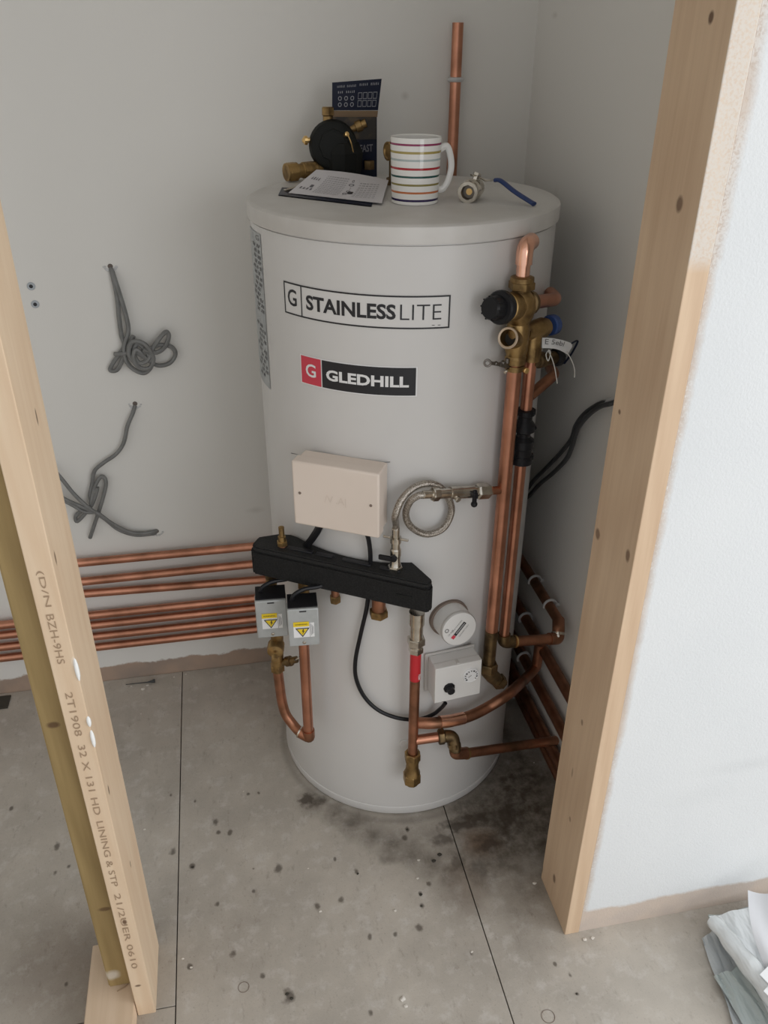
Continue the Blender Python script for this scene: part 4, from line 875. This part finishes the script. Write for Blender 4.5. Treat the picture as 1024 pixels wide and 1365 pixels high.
# brass fitting standing behind the mug
g0 = T(528, 243); g0 = T(526, 246)
ev = empty('brass_fitting', g0, 'brass pipe fitting standing behind the mug, its round end showing', 'pipe fitting')
zc = zrow(g0.x, g0.y, 201)
B().lathe(g0, Z, [(0, .016), (.012, .016), (.014, .011), (zc-LZ, .011)], 20).sphere((g0.x, g0.y, zc), .0125, 2).done('body', 'brass_dark', ev)
dL = (V((-1, -.35, 0))).normalized(); c = V((g0.x, g0.y, zc))
B().lathe(c, dL, [(0, .011), (.006, .0165), (.016, .0168), (.0165, .014), (.014, .012), (.0138, .001)], 24).done('round_end', 'brass', ev)
# ball valve with blue lever
bc = T(622, 271); ax_ = (T(652, 246)-T(622, 266)); ax_.z = 0; ax_.normalize()
rb = .0165; c = V((bc.x, bc.y, LZ+rb)) + ax_*.004
bvv = empty('ball_valve', V((c.x, c.y, LZ)), 'nickel ball valve with a long blue lever lying on the lid', 'valve')
B().lathe(c, ax_, [(.0, .0120), (.0, .0172), (.012, .0172), (.0122, .0140), (.016, .0140), (.022, .0185), (.034, .0185), (.040, .0140), (.044, .0140), (.0442, .0160), (.060, .0160), (.060, .0110), (.045, .0100)], 24, cap=False).done('body', 'chrome', bvv)
B().lathe(c, ax_, [(.0002, .0122), (.012, .0105), (.012, .001)], 24, cap=False).done('bore', 'gunmetal', bvv)
B().lathe(c, ax_, [(.0001, .0124), (.0001, .0175), (.001, .0186), (.010, .0186), (.011, .0170)], 8, False, False).hexn(c, ax_, .046, .059, .0170).done('nut', 'chrome', bvv)
B().lathe(c+ax_*.011, ax_, [(0, .0055), (.0005, .0055), (.001, .004), (.0012, .001)], 12).done('bore_ball', 'brass_bright', bvv)
sc_ = c+ax_*.030; B().lathe(sc_, V((.35, .1, 1)), [(.012, .0060), (.024, .0055), (.0245, .0075), (.029, .0070), (.0295, .002)], 6, False).done('stem_nut', 'chrome', bvv)
l0_ = sc_+V((.35, .1, 1)).normalized()*.0245; l1_ = pp(662, 240, y=l0_.y-.006); l2_ = T(712, 272, .0045); l15 = l1_.lerp(l2_, .12)+Z*.002
B().tube([l0_-V((.010, .0, -.001)), l0_, l0_.lerp(l1_, .45)-Z*.005, l1_, l15], .0060, 8, True, .28).done('lever_arm', 'chrome', bvv)
B().tube(spline([l1_-V((.003, 0, 0)), l15+Z*.001, l1_.lerp(l2_, .5), l2_]), [.0058]*24+[.0064], 12, True, .6).done('blue_grip', 'blue', bvv)
# pouch of fittings with a navy header card
by_ = 1.735
W0, W1 = pp(443, 236, z=LZ), pp(503, 237, z=LZ); by_ = (W0.y+W1.y)/2
Pq = lambda px, py, dy=0: pp(px, py, y=by_+dy)
c4 = [Pq(444, 236), Pq(503, 237), Pq(503, 150), Pq(443, 150)]
pb_ = empty('fitting_packet', (c4[0]+c4[1])/2, 'clear packet of brass fittings with a navy header card, standing on the lid', 'packet')
z_b = c4[0].z
B().grid(10, 10, lambda u, v_: (c4[0].lerp(c4[1], u)).lerp(c4[3].lerp(c4[2], u), v_)+Y*(.004-.008*math.sin(PI*u)*math.sin(PI*v_))).grid(10, 10, lambda u, v_: (c4[0].lerp(c4[1], u)).lerp(c4[3].lerp(c4[2], u), v_)+Y*(.006+.022*math.sin(PI*u)*math.sin(PI*v_)**.5)).done('pouch', 'navy', pb_)
h0 = [Pq(443, 147, .001), Pq(504, 147, .001), Pq(509, 105, -.012), Pq(443, 110, -.004)]
mph = lambda u, v_, e=0: (h0[0].lerp(h0[1], u)).lerp(h0[3].lerp(h0[2], u), v_)-Y*e
B().grid(6, 6, lambda u, v_: mph(u, v_, 0)).grid(6, 6, lambda u, v_: mph(u, v_, -.0015)).done('header_card', 'navy', pb_)
s = B(); s.text('iillil lililil', .10, .48, .80, .88, lambda u, v_: mph(u, v_, .0006)).text('lilil llili', .56, .95, .82, .90, lambda u, v_: mph(u, v_, .0006)).text('lil lliil', .12, .46, .60, .68, lambda u, v_: mph(u, v_, .0006))
for i in range(3):
    for j in range(2):
        s.text('oooooo'[i*2+j], .12+i*.13, .20+i*.13, .12+j*.22, .28+j*.22, lambda u, v_: mph(u, v_, .0006))
for i in range(4):
    for j in range(2):
        x0, y0 = .54+i*.105, .12+j*.26
        for (a, b2, c2_, d2) in ((x0, x0+.085, y0, y0+.02), (x0, x0+.085, y0+.2, y0+.22), (x0, x0+.008, y0, y0+.22), (x0+.077, x0+.085, y0, y0+.22)): s.grid(1, 1, lambda u, v_: mph(a+(b2-a)*u, c2_+(d2-c2_)*v_, .0006), False)
s.done('card_print', simple('pale_print', (.30, .30, .32), .6), pb_, sharp=False)
B().grid(4, 1, lambda u, v_: (Pq(444, 156, -.0015)).lerp(Pq(503, 156, -.0015), u).lerp(Pq(443, 147.5, -.001).lerp(Pq(504, 147.5, -.001), u), v_)-Y*.0004).done('brown_band', simple('brown_card', (.17, .105, .05), .6), pb_)
s = B(); wnd = lambda u, v_: (Pq(444, 156, -.008)).lerp(Pq(502, 156, -.008), u).lerp(Pq(444, 186, -.010).lerp(Pq(502, 186, -.010), u), v_)
s.grid(6, 4, lambda u, v_: wnd(u, v_)+Y*(.004*(abs(u-.5)*2)**2)); s.done('window', simple('window_brass_glimpse', (.020, .016, .012), .6, 0, (.12, .075, .035), 45, lo=.5, hi=.75), pb_)
s = B().lathe(Pq(478, 168, -.006), V((1, -.2, .4)), [(-.016, .008), (-.006, .008), (-.005, .011), (.006, .011), (.007, .008), (.016, .008)], 18).done('brass_piece', 'brass', pb_)
B().text('FAST', 0, 1, 0, 1, lambda u, v_: (Pq(480, 203, -.012)).lerp(Pq(497, 202, -.012), u).lerp((Pq(480, 193, -.012)).lerp(Pq(497, 192, -.012), u), v_), .02).done('lettering', simple('grey_print', (.14, .14, .16), .6), pb_, sharp=False)
B().lathe(Pq(492, 214, -.012), -Z, [(0, .011), (.016, .011)], 6, False).done('brass_piece', 'brass_dark', pb_)
s = B().hexn(Pq(437, 147, .004), V((0, 0, -1)), -.006, .010, .0125).lathe(Pq(437, 147, .004), -Z, [(.010, .010), (.10, .010)], 14).done('brass_piece', 'brass', pb_)
# black automatic bypass body with brass unions
kc = T(443, 236); bcn = V((kc.x, kc.y-.020, LZ+.056))
bk_ = empty('brass_elbow_valve', V((bcn.x, bcn.y, LZ)), 'black rounded heating valve body with a brass union, behind the leaflet', 'valve')
vd2 = V((-.05, -1, .12)).normalized()
B().lathe(bcn-vd2*.022+Z*.004, vd2, [(0, .036), (.002, .044), (.026, .0475), (.030, .0465), (.038, .043), (.042, .036), (.043, .020), (.0435, .002)], 32).lathe(bcn+V((.018, .004, 0))-Z*.056, Z, [(0, .034), (.020, .040), (.048, .042), (.066, .034), (.072, .02)], 10, False).lathe(bcn+V((0, 0, .004))+vd2*.020, vd2, [(0, .030), (.005, .029), (.006, .024)], 8, False).done('body', 'blackmatt', bk_)
xl = V((-1, -.12, 0)).normalized()
B().lathe(pp(411, 187, y=bcn.y), xl, [(-.012, .005), (.002, .005), (.0025, .0085), (.008, .0080), (.010, .005), (.012, .003)], 12).done('brass_nub', 'brass_bright', bk_)
B().lathe(pp(462, 179, y=bcn.y-.03), V((.3, -1, .3)), [(-.006, .0045), (.003, .0045), (.004, .002)], 10).tube(spline([pp(464, 180, y=bcn.y-.033), pp(468, 190, y=bcn.y-.034), pp(471, 203, y=bcn.y-.030)]), .0012, 6).done('brass_nub', 'brass_bright', bk_)
u0 = T(381, 243); uz = LZ+.0175; ua = V((pp(382, 234, y=u0.y).x, u0.y+.004, uz)); ub = V((bcn.x-.026, bcn.y-.004, uz+.002)); ud = ub-ua; ul = ud.length
B().lathe(ua, ud, [(0, .011), (.0, .0165), (ul*.3, .0165), (ul*.33, .0130), (ul*.45, .0130), (ul*.47, .0150), (ul*.85, .0150), (ul*.88, .0120), (ul, .0120)], 20, cap=True).done('brass_union', 'brass', bk_)
B().hexn(ua, ud, ul*.04, ul*.30, .0185).hexn(ua, ud, ul*.48, ul*.84, .0165).done('nut', 'brass', bk_)
# leaflet
lv = [T(384.5, 257, .003), T(509, 271, .004), T(518, 240, .010), T(425, 236, .012)]
lv[3] = pp(422, 226, y=lv[3].y-.01)
lm = lambda u, v_, e=0: (lv[0].lerp(lv[1], u)).lerp(lv[3].lerp(lv[2], u), v_) + Z*(-.007*math.sin(PI*u)*math.sin(PI*v_)+e+.003*math.sin(PI*u)*v_)
lf = B().grid(14, 10, lambda u, v_: lm(u, v_)).grid(14, 10, lambda u, v_: lm(u, v_, -.0005)).done('leaflet', 'paper', None, 'printed white instruction leaflet lying in front of the black valve', 'leaflet')
s = B(); le = lambda u, v_: lm(u, v_, .0006)
for j in range(11):
    v0 = .16+j*.064; s.text('iil ill liil ili lliil iill lil iilil lli', .22, .50, v0, v0+.030, le)
for j in range(8):
    v0 = .16+j*.08; s.text('ill liil lil iill lii ill', .66, .90, v0, v0+.032, le)
s.text('lill', .05, .18, .22, .30, le).text('ilii', .06, .16, .62, .72, le); s.grid(1, 1, lambda u, v_: le(.13+.035*u, .34+.10*v_), False)
for k in range(5): s.text('o', .53+.02*(k % 3), .58+.02*(k % 2), .25+.12*k, .33+.12*k, le)
s.done('small_print', 'print', lf, sharp=False)
s = B().grid(1, 1, lambda u, v_: lm(.58+.06*u, .30+.10*v_, .0010), False).done('black_box_print', 'ink', lf, sharp=False)
# blue card under the leaflet, thin steel lever above its left corner
cq_ = [T(371, 261), T(495, 276), T(500, 262), T(376, 251)]
B().grid(4, 2, lambda u, v_: (cq_[0].lerp(cq_[1], u)).lerp(cq_[3].lerp(cq_[2], u), v_)+Z*.0018).grid(4, 2, lambda u, v_: (cq_[0].lerp(cq_[1], u)).lerp(cq_[3].lerp(cq_[2], u), v_)+Z*.0002).done('blue_card', 'navy', None, 'dark blue card strip showing under the front of the leaflet', 'card')
B().tube([T(380, 253, .0045), T(398, 249, .0045), T(415, 247, .0045)], .004, 8, True, .3).done('steel_lever', 'chrome', None, 'small flat steel lever beside the left corner of the leaflet', 'lever')

# ------------------------------------------------------------------ plastic sheeting at the bottom right
def film(name, col, alpha, rough=.25):
    m, nt, b = nmat(name); b.inputs['Base Color'].default_value = (*col, 1); b.inputs['Roughness'].default_value = rough; b.inputs['Alpha'].default_value = alpha; b.inputs['Coat Weight'].default_value = .6; b.inputs['Coat Roughness'].default_value = .15
    co = obco(nt); bump(nt, b, noise(nt, co, 14, 4, .6, (1, .35, 1)), .9, .02); return m
MT['film'] = film('clear_plastic_film', (.62, .66, .68), .62); MT['film2'] = film('milky_plastic_film', (.80, .83, .84), .88); MT['film3'] = film('grey_green_film', (.42, .47, .46), .93)
sh = empty('plastic_sheeting', (.93, .78, 0), 'crumpled clear plastic sheeting bundled on the floor below the white partition', 'sheeting')
F2 = lambda px, py, h: pp(px, py, z=h)
def sheet(cs, name, mt, amp, seed, nx=22, ny=26):
    r = random.Random(seed); ph = [(r.uniform(5, 16), r.uniform(2, 7), r.uniform(0, 6)) for _ in range(6)]
    def fn(u, v_, e=0):
        p = (cs[0].lerp(cs[1], u)).lerp(cs[3].lerp(cs[2], u), v_)
        h = sum(abs(math.sin(a*u+b2*v_+c2)) for a, b2, c2 in ph)/6-.6; q_ = sum(math.sin(b2*3*u+a*v_+c2) for a, b2, c2 in ph)/6
        return p+Z*(amp*h+e)+V((q_*.006, q_*.006, 0))
    s = B().grid(nx, ny, fn).grid(nx, ny, lambda u, v_: fn(u, v_, -.0012)); s.done(name, mt, sh)
sheet([F2(936, 1250, .008), F2(975, 1225, .012), F2(1085, 1400, .012), F2(985, 1385, .008)], 'bottom_sheet', 'film', .012, 1)
sheet([F2(952, 1300, .016), F2(985, 1290, .03), F2(1120, 1420, .03), F2(1010, 1400, .016)], 'grey_sheet', 'film3', .008, 2)
sheet([F2(945, 1222, .03), F2(1040, 1200, .045), F2(1110, 1330, .06), F2(1040, 1372, .035)], 'folded_sheet', 'film2', .014, 3)
sheet([F2(945, 1218, .024), F2(1100, 1196, .030), F2(1110, 1240, .03), F2(955, 1240, .024)], 'back_sheet', 'film3', .004, 6)
rl_ = [F2(950, 1227, .045), F2(966, 1245, .050), F2(985, 1270, .055), F2(1010, 1300, .058), F2(1035, 1330, .058), F2(1070, 1370, .055)]
sr = spline(rl_, 6); s = B().tube(sr, [.013+.0012*math.sin(i*.9)+.009*min(i/24, 1) for i in range(len(sr))], 18); s.done('rolled_edge', 'film2', sh)
e0_ = [F2(948, 1232, .042), F2(1055, 1372, .040)]; B().tube([e0_[0], e0_[0].lerp(e0_[1], .5)-Z*.002, e0_[1]], .0030, 8).done('sheet_hem', 'film3', sh)
# white sheet standing over the bundle, its left edge curving down
cs = [F2(1020, 1290, .070), F2(1090, 1330, .07), F2(1080, 1190, .16), F2(997, 1187, .12)]
B().grid(10, 12, lambda u, v_: (cs[0].lerp(cs[1], u)).lerp(cs[3].lerp(cs[2], u), v_)+Z*.008*math.sin(6*u+3*v_)-V((.012, 0, 0))*math.sin(PI*v_)).grid(10, 12, lambda u, v_: (cs[0].lerp(cs[1], u)).lerp(cs[3].lerp(cs[2], u), v_)+Z*(.008*math.sin(6*u+3*v_)-.001)-V((.012, 0, 0))*math.sin(PI*v_)).done('glossy_sheet', simple('glossy_white_film', (.70, .71, .74), .22, bscale=9, bstr=.8), sh)
for k, (a, b2, c2_, d2) in enumerate([((1013, 1299), (1040, 1328), (1075, 1290), (1032, 1280)), ((1018, 1321), (1045, 1348), (1080, 1320), (1035, 1302))]):
    pq = [F2(*q_, .082-.004*k) for q_ in (a, b2, c2_, d2)]
    B().grid(3, 3, lambda u, v_: (pq[0].lerp(pq[1], u)).lerp(pq[3].lerp(pq[2], u), v_)).grid(3, 3, lambda u, v_: (pq[0].lerp(pq[1], u)).lerp(pq[3].lerp(pq[2], u), v_)-Z*.0012).done('white_card', simple('bright_white_card_%d' % k, (.88, .89, .90), .5), None, ['upper', 'lower'][k]+' white card corner on the plastic sheeting at the right', 'card')

# ------------------------------------------------------------------ debris
r_ = random.Random(11); k = 0
for (px, py, sz, mt) in [(197, 914, .006, 'plaster_chip'), (191, 919, .009, 'plaster_chip'), (232, 903, .004, 'plaster_chip'), (175, 915, .004, 'plaster_chip'), (248, 899, .004, 'plaster_chip'), (188, 952, .003, 'plaster_chip'), (193, 1106, .004, 'plaster_chip'),
        (537, 1332, .008, 'plaster_chip'), (541, 1342, .006, 'plaster_chip'), (558, 1147, .005, 'plaster_chip'), (557, 1171, .005, 'plaster_chip'), (527, 1214, .005, 'plaster_chip'), (427, 1215, .005, 'plaster_chip'), (780, 1253, .006, 'plaster_chip'), (790, 1251, .006, 'plaster_chip'), (712, 1017, .003, 'plaster_chip'),
        (713, 1178, .006, 'plaster_chip'), (629, 1269, .004, 'plaster_chip'), (411, 1158, .003, 'plaster_chip'), (244, 1278, .004, 'plaster_chip'), (325, 1055, .003, 'plaster_chip'), (255, 1290, .004, 'plaster_chip'), (769, 1325, .0035, 'dirtchip'), (543, 1106, .004, 'dirtchip'), (561, 1193, .005, 'dirtchip'), (562, 1208, .004, 'dirtchip'), (586, 1140, .008, 'dirtchip'), (578, 1148, .007, 'dirtchip'), (477, 1165, .004, 'dirtchip'), (257, 1156, .005, 'dirtchip'), (383, 1325, .005, 'dirtchip'), (389, 1331, .005, 'dirtchip')]:
    p = FL(px, py); s = B().sphere((p.x, p.y, sz*.22), sz*.7, 1, (1.1, .9, .32), .25)
    if mt == 'plaster_chip': s.done('plaster_crumb', mt, None, 'pale plaster crumb on the dusty floor boards', 'debris', 'pale plaster crumbs on the floor')
    else: s.done('dirt_crumb', mt, None, 'dark crumb of dirt on the dusty floor boards', 'debris', 'dark dirt crumbs on the floor')
p = FL(207, 910); a = FL(168, 914)
B().tube([V((a.x, a.y, .004)), V((p.x-.02, p.y, .005)), V((p.x, p.y, .007))], [.001, .0016, .0055], 8).done('cable_stub', 'dark_cable', None, 'short dark cable end on the floor against the back wall', 'cable')
p = FL(7, 935); B().abox(p.x-.03, p.x+.012, p.y-.03, p.y+.02, .0002, .004, .001).done('dark_scrap', 'dirtchip', None, 'small dark scrap on the floor left of the treated stud', 'debris')
p = FL(325, 1316)
for px, py, r in ((325, 1316, .010), (731, 1355, .012)):
    p = FL(px, py); B().tube([V((p.x+r*math.cos(i*PI/10), p.y+r*math.sin(i*PI/10), .0005)) for i in range(21)], .0005, 5).done('ring_mark', 'gasket', None, 'faint ring mark on the floor '+('near the centre front' if r < .011 else 'right of the right-hand timber foot'), 'floor mark')
for o in bpy.data.objects:
    if '_o' in o: del o['_o']
